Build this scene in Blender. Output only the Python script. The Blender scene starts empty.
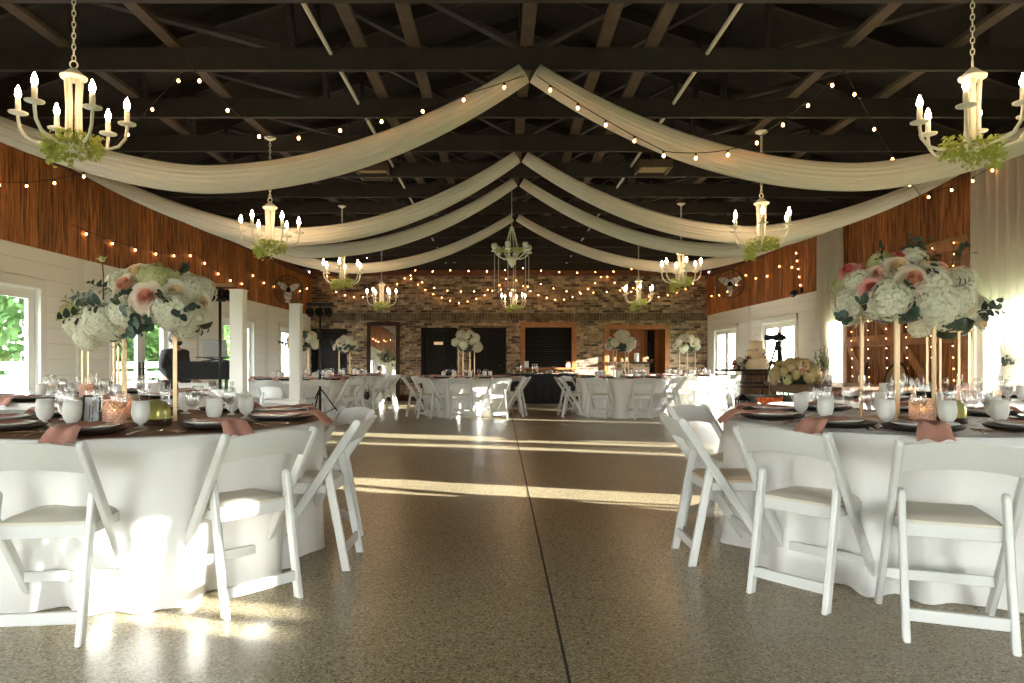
import bpy, bmesh, math, random
from mathutils import Vector, Matrix, Quaternion
PI = math.pi
R = math.radians
scn = bpy.context.scene
COL = scn.collection
rnd = random.Random(7)
F, VX, VY, H = 700.0, 500.0, 362.0, 1.08
def P(px, py, Y): return Vector(((px - VX) * Y / F, Y, H + (VY - py) * Y / F))
def img_x(o): return VX + F * o.matrix_world.translation.x / max(o.matrix_world.translation.y, .2)

# ------------------------------------------------------------------ materials
def new_mat(name):
    m = bpy.data.materials.new(name); m.use_nodes = True
    nt = m.node_tree; b = nt.nodes['Principled BSDF']
    return m, nt, b
def mat(name, col, rough=.5, metal=0., spec=.5, emit=None, estr=0., bump=0., bscale=60., var=0., vscale=8., sheen=0.):
    m, nt, b = new_mat(name)
    b.inputs['Base Color'].default_value = (*col, 1); b.inputs['Roughness'].default_value = rough
    b.inputs['Metallic'].default_value = metal; b.inputs['Specular IOR Level'].default_value = spec
    if sheen: b.inputs['Sheen Weight'].default_value = sheen
    if emit: b.inputs['Emission Color'].default_value = (*emit, 1); b.inputs['Emission Strength'].default_value = estr
    if bump or var:
        tc = nt.nodes.new('ShaderNodeTexCoord')
    if bump:
        n = nt.nodes.new('ShaderNodeTexNoise'); n.inputs['Scale'].default_value = bscale; n.inputs['Detail'].default_value = 3
        bp = nt.nodes.new('ShaderNodeBump'); bp.inputs['Strength'].default_value = bump; bp.inputs['Distance'].default_value = .004
        nt.links.new(tc.outputs['Object'], n.inputs['Vector']); nt.links.new(n.outputs['Fac'], bp.inputs['Height']); nt.links.new(bp.outputs['Normal'], b.inputs['Normal'])
    if var:
        n = nt.nodes.new('ShaderNodeTexNoise'); n.inputs['Scale'].default_value = vscale
        r = nt.nodes.new('ShaderNodeValToRGB')
        r.color_ramp.elements[0].position = .3; r.color_ramp.elements[1].position = .7
        r.color_ramp.elements[0].color = (*[c * (1 - var) for c in col], 1); r.color_ramp.elements[1].color = (*[min(1, c * (1 + var)) for c in col], 1)
        nt.links.new(tc.outputs['Object'], n.inputs['Vector']); nt.links.new(n.outputs['Fac'], r.inputs['Fac']); nt.links.new(r.outputs['Color'], b.inputs['Base Color'])
    return m
def sheer(name, col, trans=.35, thru=.0, rough=.8):
    m, nt, b = new_mat(name); b.inputs['Base Color'].default_value = (*col, 1); b.inputs['Roughness'].default_value = rough
    b.inputs['Specular IOR Level'].default_value = .15
    tl = nt.nodes.new('ShaderNodeBsdfTranslucent'); tl.inputs['Color'].default_value = (*col, 1)
    mx = nt.nodes.new('ShaderNodeMixShader'); mx.inputs['Fac'].default_value = trans
    out = nt.nodes['Material Output']
    nt.links.new(b.outputs[0], mx.inputs[1]); nt.links.new(tl.outputs[0], mx.inputs[2])
    last = mx
    if thru:
        tr = nt.nodes.new('ShaderNodeBsdfTransparent'); m2 = nt.nodes.new('ShaderNodeMixShader'); m2.inputs['Fac'].default_value = thru
        nt.links.new(mx.outputs[0], m2.inputs[1]); nt.links.new(tr.outputs[0], m2.inputs[2]); last = m2
    nt.links.new(last.outputs[0], out.inputs['Surface'])
    return m
def clear_glass(name, tint=(1, 1, 1), refl=.06, edge=.52):
    m, nt, b = new_mat(name); nt.nodes.remove(b)
    tr = nt.nodes.new('ShaderNodeBsdfTransparent'); tr.inputs['Color'].default_value = (*tint, 1)
    gl = nt.nodes.new('ShaderNodeBsdfGlossy'); gl.inputs['Roughness'].default_value = .03
    lw = nt.nodes.new('ShaderNodeLayerWeight'); lw.inputs['Blend'].default_value = .25
    mr = nt.nodes.new('ShaderNodeMapRange'); mr.inputs['To Min'].default_value = refl; mr.inputs['To Max'].default_value = edge
    mx = nt.nodes.new('ShaderNodeMixShader')
    nt.links.new(lw.outputs['Facing'], mr.inputs['Value']); nt.links.new(mr.outputs[0], mx.inputs['Fac'])
    nt.links.new(tr.outputs[0], mx.inputs[1]); nt.links.new(gl.outputs[0], mx.inputs[2])
    nt.links.new(mx.outputs[0], nt.nodes['Material Output'].inputs['Surface'])
    return m
def ramp(nt, stops):
    r = nt.nodes.new('ShaderNodeValToRGB'); e = r.color_ramp.elements
    while len(e) < len(stops): e.new(.5)
    for k, (p, c) in enumerate(stops): e[k].position = p; e[k].color = (*c, 1)
    return r
def coords(nt, scale=(1, 1, 1), swap=None):
    tc = nt.nodes.new('ShaderNodeTexCoord')
    src = tc.outputs['Object']
    if swap:
        sx = nt.nodes.new('ShaderNodeSeparateXYZ'); cx = nt.nodes.new('ShaderNodeCombineXYZ')
        nt.links.new(src, sx.inputs[0])
        for k, a in enumerate(swap): nt.links.new(sx.outputs[a], cx.inputs[k])
        src = cx.outputs[0]
    mp = nt.nodes.new('ShaderNodeMapping'); mp.inputs['Scale'].default_value = scale
    nt.links.new(src, mp.inputs['Vector'])
    return mp.outputs[0]
def tex(nt, kind, vec, **kw):
    n = nt.nodes.new('ShaderNodeTex' + kind)
    for k, v in kw.items(): n.inputs[k].default_value = v
    nt.links.new(vec, n.inputs['Vector']); return n
def mixc(nt, fac, a, b, mode='MIX'):
    n = nt.nodes.new('ShaderNodeMix'); n.data_type = 'RGBA'; n.blend_type = mode
    for s, val in ((0, fac), (6, a), (7, b)):
        if hasattr(val, 'links') or hasattr(val, 'is_linked'): nt.links.new(val, n.inputs[s])
        else: n.inputs[s].default_value = val if s == 0 else (*val, 1)
    return n.outputs[2]
def bumpn(nt, b, hsock, st=.5, d=.01):
    bp = nt.nodes.new('ShaderNodeBump'); bp.inputs['Strength'].default_value = st; bp.inputs['Distance'].default_value = d
    nt.links.new(hsock, bp.inputs['Height']); nt.links.new(bp.outputs[0], b.inputs['Normal'])

def wood_mat(name, dark, mid, light, along='z', plank=.22, rough=.6, streak=1.0):
    m, nt, b = new_mat(name)
    sw = {'z': ('Y', 'Z', 'X'), 'x': ('Z', 'X', 'Y'), 'y': ('X', 'Y', 'Z'), 'zx': ('X', 'Z', 'Y')}[along]
    v = coords(nt, (1, 1, 1), sw)
    # plank id from the across coordinate
    sx = nt.nodes.new('ShaderNodeSeparateXYZ'); nt.links.new(v, sx.inputs[0])
    dv = nt.nodes.new('ShaderNodeMath'); dv.operation = 'DIVIDE'; dv.inputs[1].default_value = plank; nt.links.new(sx.outputs[0], dv.inputs[0])
    fl = nt.nodes.new('ShaderNodeMath'); fl.operation = 'FLOOR'; nt.links.new(dv.outputs[0], fl.inputs[0])
    fr = nt.nodes.new('ShaderNodeMath'); fr.operation = 'FRACT'; nt.links.new(dv.outputs[0], fr.inputs[0])
    wn = nt.nodes.new('ShaderNodeTexWhiteNoise'); wn.noise_dimensions = '1D'; nt.links.new(fl.outputs[0], wn.inputs['W'])
    off = nt.nodes.new('ShaderNodeVectorMath'); off.operation = 'ADD'
    cb = nt.nodes.new('ShaderNodeCombineXYZ'); mu = nt.nodes.new('ShaderNodeMath'); mu.operation = 'MULTIPLY'; mu.inputs[1].default_value = 37.0
    nt.links.new(wn.outputs['Value'], mu.inputs[0]); nt.links.new(mu.outputs[0], cb.inputs[1]); nt.links.new(v, off.inputs[0]); nt.links.new(cb.outputs[0], off.inputs[1])
    mp = nt.nodes.new('ShaderNodeMapping'); mp.inputs['Scale'].default_value = (26, 1.6, 26); nt.links.new(off.outputs[0], mp.inputs['Vector'])
    n1 = tex(nt, 'Noise', mp.outputs[0], Scale=1., Detail=5., Roughness=.65, Distortion=.6)
    mp2 = nt.nodes.new('ShaderNodeMapping'); mp2.inputs['Scale'].default_value = (36, 2.4, 36); nt.links.new(off.outputs[0], mp2.inputs['Vector'])
    n2 = tex(nt, 'Noise', mp2.outputs[0], Scale=1., Detail=2., Roughness=.6)
    c1 = ramp(nt, [(.30, dark), (.46, mid), (.68, light)]); nt.links.new(n1.outputs['Fac'], c1.inputs['Fac'])
    st = ramp(nt, [(.36, (.12, .1, .09)), (.5, (1, 1, 1))]); nt.links.new(n2.outputs['Fac'], st.inputs['Fac'])
    c2 = mixc(nt, .75 * streak, c1.outputs['Color'], st.outputs['Color'], 'MULTIPLY')
    tn = ramp(nt, [(0, (.62, .6, .58)), (1, (1.12, 1.08, 1.05))]); nt.links.new(wn.outputs['Value'], tn.inputs['Fac'])
    c3 = mixc(nt, 1., c2, tn.outputs['Color'], 'MULTIPLY')
    sm = ramp(nt, [(0, (.1, .1, .1)), (.035, (1, 1, 1)), (.97, (1, 1, 1)), (1, (.1, .1, .1))]); nt.links.new(fr.outputs[0], sm.inputs['Fac'])
    c4 = mixc(nt, 1., c3, sm.outputs['Color'], 'MULTIPLY')
    nt.links.new(c4, b.inputs['Base Color']); b.inputs['Roughness'].default_value = rough
    b.inputs['Specular IOR Level'].default_value = .3
    bumpn(nt, b, n2.outputs['Fac'], .35, .01)
    return m

def brick_mat():
    m, nt, b = new_mat('brown_brick')
    v = coords(nt, (1, 1, 1), ('X', 'Z', 'Y'))
    def bt(c1, c2, mort, bias, off):
        n = tex(nt, 'Brick', v, Scale=1.0)
        n.inputs['Color1'].default_value = (*c1, 1); n.inputs['Color2'].default_value = (*c2, 1); n.inputs['Mortar'].default_value = (*mort, 1)
        n.inputs['Mortar Size'].default_value = .006; n.inputs['Brick Width'].default_value = .21; n.inputs['Row Height'].default_value = .072; n.inputs['Bias'].default_value = bias
        return n
    a = bt((.065, .04, .027), (.52, .37, .24), (.34, .26, .18), -.05, 0)
    nz = tex(nt, 'Noise', v, Scale=9., Detail=4., Roughness=.6)
    r = ramp(nt, [(.3, (.45, .42, .4)), (.7, (1.35, 1.3, 1.2))]); nt.links.new(nz.outputs['Fac'], r.inputs['Fac'])
    c = mixc(nt, 1., a.outputs['Color'], r.outputs['Color'], 'MULTIPLY')
    nt.links.new(c, b.inputs['Base Color']); b.inputs['Roughness'].default_value = .8
    bumpn(nt, b, a.outputs['Fac'], -.6, .01)
    return m

def floor_mat():
    m, nt, b = new_mat('flake_epoxy_floor')
    v = coords(nt)
    vo = tex(nt, 'Voronoi', v, Scale=150.)
    sp = nt.nodes.new('ShaderNodeSeparateColor'); nt.links.new(vo.outputs['Color'], sp.inputs[0])
    c = ramp(nt, [(0, (.09, .062, .03)), (.22, (.20, .155, .085)), (.5, (.295, .24, .14)), (.8, (.385, .33, .21)), (1, (.54, .48, .35))])
    nt.links.new(sp.outputs[0], c.inputs['Fac'])
    nz = tex(nt, 'Noise', v, Scale=1.3, Detail=3.)
    r = ramp(nt, [(.3, (.88, .86, .82)), (.7, (1.08, 1.08, 1.06))]); nt.links.new(nz.outputs['Fac'], r.inputs['Fac'])
    cc = mixc(nt, 1., c.outputs['Color'], r.outputs['Color'], 'MULTIPLY')
    nt.links.new(cc, b.inputs['Base Color'])
    rr = nt.nodes.new('ShaderNodeMapRange'); rr.inputs['To Min'].default_value = .22; rr.inputs['To Max'].default_value = .36
    n3 = tex(nt, 'Noise', v, Scale=60., Detail=2.); nt.links.new(n3.outputs['Fac'], rr.inputs['Value']); nt.links.new(rr.outputs[0], b.inputs['Roughness'])
    b.inputs['Specular IOR Level'].default_value = .5
    bumpn(nt, b, n3.outputs['Fac'], .12, .003)
    return m

def shiplap_mat():
    m, nt, b = new_mat('cream_shiplap')
    v = coords(nt)
    sx = nt.nodes.new('ShaderNodeSeparateXYZ'); nt.links.new(v, sx.inputs[0])
    dv = nt.nodes.new('ShaderNodeMath'); dv.operation = 'DIVIDE'; dv.inputs[1].default_value = .185; nt.links.new(sx.outputs[2], dv.inputs[0])
    fr = nt.nodes.new('ShaderNodeMath'); fr.operation = 'FRACT'; nt.links.new(dv.outputs[0], fr.inputs[0])
    h = ramp(nt, [(0, (0, 0, 0)), (.04, (1, 1, 1)), (.97, (1, 1, 1)), (1, (0, 0, 0))]); nt.links.new(fr.outputs[0], h.inputs['Fac'])
    c = mixc(nt, h.outputs['Color'], (.66, .63, .57), (.86, .84, .79))
    nt.links.new(c, b.inputs['Base Color']); b.inputs['Roughness'].default_value = .45
    bumpn(nt, b, h.outputs['Color'], .5, .01)
    return m

M = {}
M['chair'] = mat('white_resin', (.66, .665, .64), .35)
M['vinyl'] = mat('ivory_vinyl', (.62, .58, .48), .45, bump=.1, bscale=90)
M['vinyl_tan'] = mat('tan_vinyl', (.55, .42, .28), .45, bump=.1, bscale=90)
M['cloth'] = sheer('white_tablecloth', (.86, .85, .82), .12)
M['overlay'] = mat('brown_reflection_satin', (.25, .125, .07), .5, spec=.2, var=.12, vscale=5)  # brown reflection of the wood walls put into the left overlay's colour
M['overlay_r'] = mat('pale_taupe_satin', (.37, .28, .22), .38, sheen=.3, var=.1, vscale=5)
M['napkin'] = mat('dusty_rose_linen', (.50, .25, .19), .85, bump=.4, bscale=240)
M['charger'] = mat('dark_charger', (.022, .014, .011), .4, spec=.3)
M['plate'] = mat('china', (.82, .80, .75), .15)
M['gold'] = mat('brushed_gold', (.83, .60, .36), .28, 1.)
M['goldpole'] = mat('champagne_gold', (.60, .43, .26), .36, .85)
M['steel'] = mat('cutlery_metal', (.62, .52, .40), .22, 1.)
M['frost'] = sheer('frosted_glass', (.95, .94, .90), .4, .06, .4)
M['glass'] = clear_glass('clear_glass')
M['pane'] = clear_glass('window_glass', (.97, .985, .98), .03, .5)
M['rosy'] = sheer('pink_hobnail_glass', (.85, .70, .62), .45, .15, .2)
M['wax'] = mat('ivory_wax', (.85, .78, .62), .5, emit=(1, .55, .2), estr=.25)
M['flame'] = mat('flame', (1, .7, .3), .5, emit=(1, .62, .25), estr=40)
M['olive'] = mat('olive_gold_glaze', (.50, .47, .13), .2, .2)
M['black'] = mat('black_paint', (.008, .006, .005), .6, spec=.2)
M['blackmetal'] = mat('black_metal', (.014, .014, .015), .35, .5)
M['blackcloth'] = mat('black_cloth', (.008, .008, .010), .85)
M['card'] = mat('pale_card', (.68, .70, .72), .7)
M['ink'] = mat('grey_ink', (.12, .12, .13), .8)
M['whitepaint'] = mat('white_paint', (.78, .77, .72), .4)
M['lampwhite'] = mat('distressed_white_metal', (.80, .77, .68), .5, bump=.15, bscale=80)
M['bulb'] = mat('candle_bulb', (1, .8, .5), .3, emit=(1, .66, .36), estr=48)
M['stringbulb'] = mat('string_bulb', (1, .7, .4), .3, emit=(1, .40, .12), estr=13)
M['fairy'] = mat('fairy_light', (1, .7, .4), .3, emit=(1, .5, .16), estr=14)
M['wire'] = mat('black_wire', (.012, .01, .008), .6)
M['drape'] = sheer('ivory_chiffon', (.90, .86, .78), .35)
M['curtain'] = sheer('white_voile', (.86, .83, .76), .5, .12)
M['truss'] = mat('dark_truss_timber', (.019, .012, .008), .7, bump=.3, bscale=40, var=.3, vscale=6)
M['brace'] = mat('brown_brace_timber', (.075, .05, .03), .7, bump=.3, bscale=40, var=.25, vscale=6)
M['conduit'] = mat('white_conduit', (.62, .58, .5), .5)
M['deck'] = mat('dark_roof_deck', (.013, .009, .006), .9, bump=.6, bscale=14, var=.5, vscale=4)
M['wallwood'] = wood_mat('rough_sawn_wall_boards', (.10, .033, .011), (.44, .15, .043), (.66, .28, .09), 'z', .24)
M['barnwood'] = wood_mat('barn_door_boards', (.08, .03, .011), (.30, .125, .045), (.46, .22, .085), 'z', .16)
M['barntrim'] = mat('barn_door_rail', (.34, .16, .065), .6, bump=.4, bscale=30, var=.25)
M['orangewood'] = wood_mat('orange_stained_wood', (.24, .075, .018), (.37, .13, .03), (.46, .18, .05), 'zx', .6, .4, .2)
M['trimwood'] = mat('orange_trim_wood', (.36, .13, .035), .45, bump=.2, bscale=30, var=.2)
M['redbeam'] = mat('reddish_beam', (.15, .045, .018), .6, bump=.3, bscale=30, var=.3)
M['oak'] = wood_mat('barrel_oak', (.06, .025, .01), (.17, .075, .03), (.27, .13, .055), 'zx', .09, .5, .7)
M['farm'] = wood_mat('farm_table_board', (.08, .04, .018), (.24, .13, .06), (.36, .21, .1), 'y', .18, .45, .6)
M['brick'] = brick_mat(); M['floor'] = floor_mat(); M['shiplap'] = shiplap_mat()
M['joint'] = mat('dark_floor_joint', (.02, .017, .012), .7)
M['mirror'] = mat('mirror_silver', (.9, .9, .88), .02, 1.)
M['hyd'] = sheer('white_hydrangea_petals', (.90, .87, .74), .3)
M['hydcore'] = mat('hydrangea_core', (.62, .62, .42), .8)
M['hydg'] = sheer('green_hydrangea_petals', (.62, .62, .32), .25)
M['hydd'] = sheer('dried_hydrangea_petals', (.66, .55, .30), .25)
M['cream'] = sheer('cream_rose_petals', (.93, .87, .74), .3)
M['blush'] = sheer('blush_rose_petals', (.93, .79, .67), .3)
M['pink'] = sheer('pink_rose_petals', (.86, .42, .38), .2)
M['cream2'] = sheer('cream_rose_centre', (.88, .66, .40), .2)
M['blush2'] = sheer('blush_rose_centre', (.86, .46, .34), .2)
M['pink2'] = sheer('pink_rose_centre', (.68, .15, .15), .2)
M['leaf'] = mat('dark_green_leaf', (.035, .055, .028), .5, var=.35, vscale=9)
M['euc'] = mat('eucalyptus_leaf', (.05, .085, .06), .55, var=.3, vscale=9)
M['garland'] = sheer('garland_leaf', (.50, .56, .17), .4)
M['stem'] = mat('brown_stem', (.09, .07, .03), .7)
M['iron'] = mat('hoop_iron', (.03, .027, .025), .5, .6)
M['icing'] = mat('ivory_icing', (.86, .70, .45), .55, bump=.5, bscale=40)
M['cane'] = mat('tan_upholstery', (.34, .21, .10), .8, bump=.3, bscale=120)
M['darkwood'] = mat('dark_walnut', (.045, .018, .009), .55, spec=.25)
M['skin'] = mat('skin', (.42, .22, .15), .5)
M['hair'] = mat('dark_hair', (.015, .011, .009), .6)
M['suit'] = mat('charcoal_suit', (.016, .014, .014), .8, bump=.2, bscale=200)
M['shirt'] = mat('dark_shirt', (.03, .028, .03), .8)
M['laptop'] = mat('grey_laptop', (.33, .33, .32), .35, .4)
M['orange'] = mat('orange_fabric', (.75, .13, .025), .7, bump=.6, bscale=60, var=.4, vscale=30)
M['grass'] = mat('lawn', (.07, .12, .03), .9, var=.4, vscale=2)
M['treeleaf'] = sheer('tree_leaf', (.06, .115, .03), .3)
M['bark'] = mat('bark', (.10, .075, .05), .9)
M['beads'] = mat('pearl_beads', (.75, .72, .62), .25)
M['cagegrey'] = mat('fan_cage_bronze', (.12, .085, .055), .4, .6)
M['blade'] = mat('fan_blade_silver', (.88, .86, .80), .5)
M['water'] = clear_glass('amber_drink', (.9, .75, .45), .06, .5)
M['lead'] = mat('grey_panel', (.12, .115, .10), .6)

# ------------------------------------------------------------------ mesh builder
class MB:
    def __init__(self): self.v = []; self.f = []; self.s = []; self.mi = []; self.T = None; self.cur = 0
    def add(self, vs, fs, smooth=False):
        o = len(self.v)
        for p in vs:
            p = Vector(p); self.v.append(self.T @ p if self.T else p)
        for f in fs: self.f.append([o + i for i in f]); self.s.append(smooth); self.mi.append(self.cur)
    def box(self, c, size, rot=None):
        c = Vector(c); x, y, z = (s / 2 for s in size)
        vs = [Vector((sx * x, sy * y, sz * z)) for sz in (-1, 1) for sy in (-1, 1) for sx in (-1, 1)]
        if rot is not None: vs = [rot @ q for q in vs]
        self.add([c + q for q in vs], [(0, 2, 3, 1), (4, 5, 7, 6), (0, 1, 5, 4), (2, 6, 7, 3), (0, 4, 6, 2), (1, 3, 7, 5)])
    def cbox(self, c, size, ch=.006, rot=None):            # box with chamfered edges
        c = Vector(c); x, y, z = (s / 2 for s in size); ch = min(ch, x * .9, y * .9, z * .9)
        bm = bmesh.new(); bmesh.ops.create_cube(bm, size=1)
        for v in bm.verts: v.co = Vector((v.co.x * 2 * x, v.co.y * 2 * y, v.co.z * 2 * z))
        bmesh.ops.bevel(bm, geom=list(bm.edges), offset=ch, segments=2, profile=.5, affect='EDGES')
        bm.verts.index_update()
        vs = [v.co.copy() for v in bm.verts]; fs = [[v.index for v in f.verts] for f in bm.faces]; bm.free()
        if rot is not None: vs = [rot @ q for q in vs]
        self.add([c + q for q in vs], fs)
    def bar(self, p0, p1, w, d, up=(0, 0, 1), ch=.2):
        p0, p1 = Vector(p0), Vector(p1); t = (p1 - p0).normalized(); up = Vector(up)
        a = t.cross(up)
        if a.length < 1e-4: a = t.cross(Vector((1, 0, 0)))
        a.normalize(); b = a.cross(t).normalized(); c = min(w, d) * ch; x, y = w / 2, d / 2
        prof = [(x, y - c), (x - c, y), (-x + c, y), (-x, y - c), (-x, -y + c), (-x + c, -y), (x - c, -y), (x, -y + c)]
        vs = [p + a * u + b * q for p in (p0, p1) for u, q in prof]; n = 8
        self.add(vs, [(i, (i + 1) % n, n + (i + 1) % n, n + i) for i in range(n)] + [tuple(range(n))[::-1], tuple(range(n, 2 * n))])
    def tube(self, pts, r, n=8, closed=False, smooth=True):
        pts = [Vector(p) for p in pts]; m = len(pts); rs = r if isinstance(r, (list, tuple)) else [r] * m
        tg = []
        for i in range(m):
            q = pts[(i + 1) % m] - pts[i - 1] if closed else pts[min(i + 1, m - 1)] - pts[max(i - 1, 0)]
            tg.append(q.normalized())
        a = tg[0].cross(Vector((0, 0, 1)))
        if a.length < 1e-3: a = tg[0].cross(Vector((1, 0, 0)))
        a.normalize(); vs = []
        for i in range(m):
            a = (a - tg[i] * a.dot(tg[i])).normalized(); b = tg[i].cross(a)
            vs += [pts[i] + (a * math.cos(2 * PI * k / n) + b * math.sin(2 * PI * k / n)) * rs[i] for k in range(n)]
        fs = []
        for i in range(m if closed else m - 1):
            j = (i + 1) % m
            fs += [(i * n + k, i * n + (k + 1) % n, j * n + (k + 1) % n, j * n + k) for k in range(n)]
        if not closed: fs += [tuple(range(n))[::-1], tuple(range((m - 1) * n, m * n))]
        self.add(vs, fs, smooth)
    def lathe(self, prof, n=16, loc=(0, 0, 0), smooth=True, fn=None, rot=None):
        loc = Vector(loc); vs = []; m = len(prof)
        for r, z in prof:
            for k in range(n):
                a = 2 * PI * k / n; rr = max(r, 1e-5) * (fn(a, z) if fn else 1)
                q = Vector((rr * math.cos(a), rr * math.sin(a), z)); vs.append(loc + (rot @ q if rot is not None else q))
        fs = [(i * n + k, i * n + (k + 1) % n, (i + 1) * n + (k + 1) % n, (i + 1) * n + k) for i in range(m - 1) for k in range(n)]
        if prof[0][0] < 1e-4 or prof[0] != prof[-1]:
            fs += [tuple(range(n))[::-1], tuple(range((m - 1) * n, m * n))]
        self.add(vs, fs, smooth)
    def sphere(self, c, r, n=10, m=7, sc=(1, 1, 1)):
        c = Vector(c); vs = []; fs = []
        for i in range(m + 1):
            t = PI * i / m
            for k in range(n):
                a = 2 * PI * k / n; s = max(math.sin(t), 1e-3)
                vs.append(c + Vector((r * sc[0] * s * math.cos(a), r * sc[1] * s * math.sin(a), -r * sc[2] * math.cos(t))))
        for i in range(m):
            fs += [(i * n + k, i * n + (k + 1) % n, (i + 1) * n + (k + 1) % n, (i + 1) * n + k) for k in range(n)]
        self.add(vs, fs, True)
    def prism(self, poly, h0, h1, mx):                     # polygon in (a, b) pushed along h; mx maps (a, b, h)
        n = len(poly); vs = [mx(a, b, h0) for a, b in poly] + [mx(a, b, h1) for a, b in poly]
        self.add(vs, [(i, (i + 1) % n, n + (i + 1) % n, n + i) for i in range(n)] + [tuple(range(n))[::-1], tuple(range(n, 2 * n))])
    def grid(self, fn, nu, nv, cu=False, smooth=True):
        vs = [fn(i, j) for i in range(nu) for j in range(nv)]; fs = []
        for i in range(nu if cu else nu - 1):
            i2 = (i + 1) % nu
            fs += [(i * nv + j, i2 * nv + j, i2 * nv + j + 1, i * nv + j + 1) for j in range(nv - 1)]
        self.add(vs, fs, smooth)
    def slab(self, fn, nu, nv, smooth=True):               # closed sheet: fn(i, j, side)
        self.grid(lambda i, j: fn(i, j, 1), nu, nv, smooth=smooth); self.grid(lambda i, j: fn(i, j, 0), nu, nv, smooth=smooth)
        ring = [(i, 0) for i in range(nu)] + [(nu - 1, j) for j in range(1, nv)] + [(i, nv - 1) for i in range(nu - 2, -1, -1)] + [(0, j) for j in range(nv - 2, 0, -1)]
        k = len(ring); vs = [fn(i, j, 1) for i, j in ring] + [fn(i, j, 0) for i, j in ring]
        self.add(vs, [(i, (i + 1) % k, k + (i + 1) % k, k + i) for i in range(k)])
    def build(self, name, mats, parent=None, loc=None, normals=True):
        me = bpy.data.meshes.new(name); me.from_pydata(self.v, [], self.f)
        for m_ in (mats if isinstance(mats, (list, tuple)) else [mats]): me.materials.append(M[m_] if isinstance(m_, str) else m_)
        if normals:
            bm = bmesh.new(); bm.from_mesh(me)
            bmesh.ops.recalc_face_normals(bm, faces=bm.faces); bm.to_mesh(me); bm.free()
        if len(me.polygons) == len(self.f):
            me.polygons.foreach_set('use_smooth', self.s); me.polygons.foreach_set('material_index', self.mi)
        else:
            me.polygons.foreach_set('use_smooth', [True] * len(me.polygons))
        me.update()
        return link(name, me, parent, loc)
CH = {}
def link(name, me, parent=None, loc=None):
    o = bpy.data.objects.new(name, me); COL.objects.link(o)
    if parent is not None: o.parent = parent; CH.setdefault(parent.name, []).append(o)
    if loc is not None: o.location = loc
    return o
def tag(o, label, cat, group=None, kind=None):
    o['label'] = label; o['category'] = cat
    if group: o['group'] = group
    if kind: o['kind'] = kind
    return o
def thing(name, label, cat, loc=(0, 0, 0), rz=0, group=None):
    o = link(name, None); o.location = loc; o.rotation_euler = (0, 0, rz); o.empty_display_size = .05
    return tag(o, label, cat, group)
def struct(o, label=None):
    o['kind'] = 'structure'
    if label: o['label'] = label; 
    return o
def dup(root, loc=None, rz=None, label=None, group=None, parent=None, keep=None):
    r = root.copy(); COL.objects.link(r)
    if parent is not None: r.parent = parent; CH.setdefault(parent.name, []).append(r)
    if loc is not None: r.location = loc
    if rz is not None: r.rotation_euler = (0, 0, rz)
    if label: r['label'] = label
    if group: r['group'] = group
    for ch in CH.get(root.name, []): dup(ch, parent=r)
    return r
class Proto:
    """the first placing moves the original, every later one is a copy"""
    def __init__(self, root): self.root = root; self.used = False
    def put(self, loc, rz=0, label=None, group=None):
        if not self.used:
            self.used = True; o = self.root; o.location = loc; o.rotation_euler = (0, 0, rz)
            if label: o['label'] = label
            if group: o['group'] = group
            return o
        return dup(self.root, loc, rz, label, group)
ORD = []           # (phrase, things): labelled by their order from left to right at the end
ORDW = 'first second third fourth fifth sixth seventh eighth ninth tenth eleventh twelfth thirteenth fourteenth fifteenth sixteenth seventeenth eighteenth nineteenth twentieth'.split()
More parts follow.
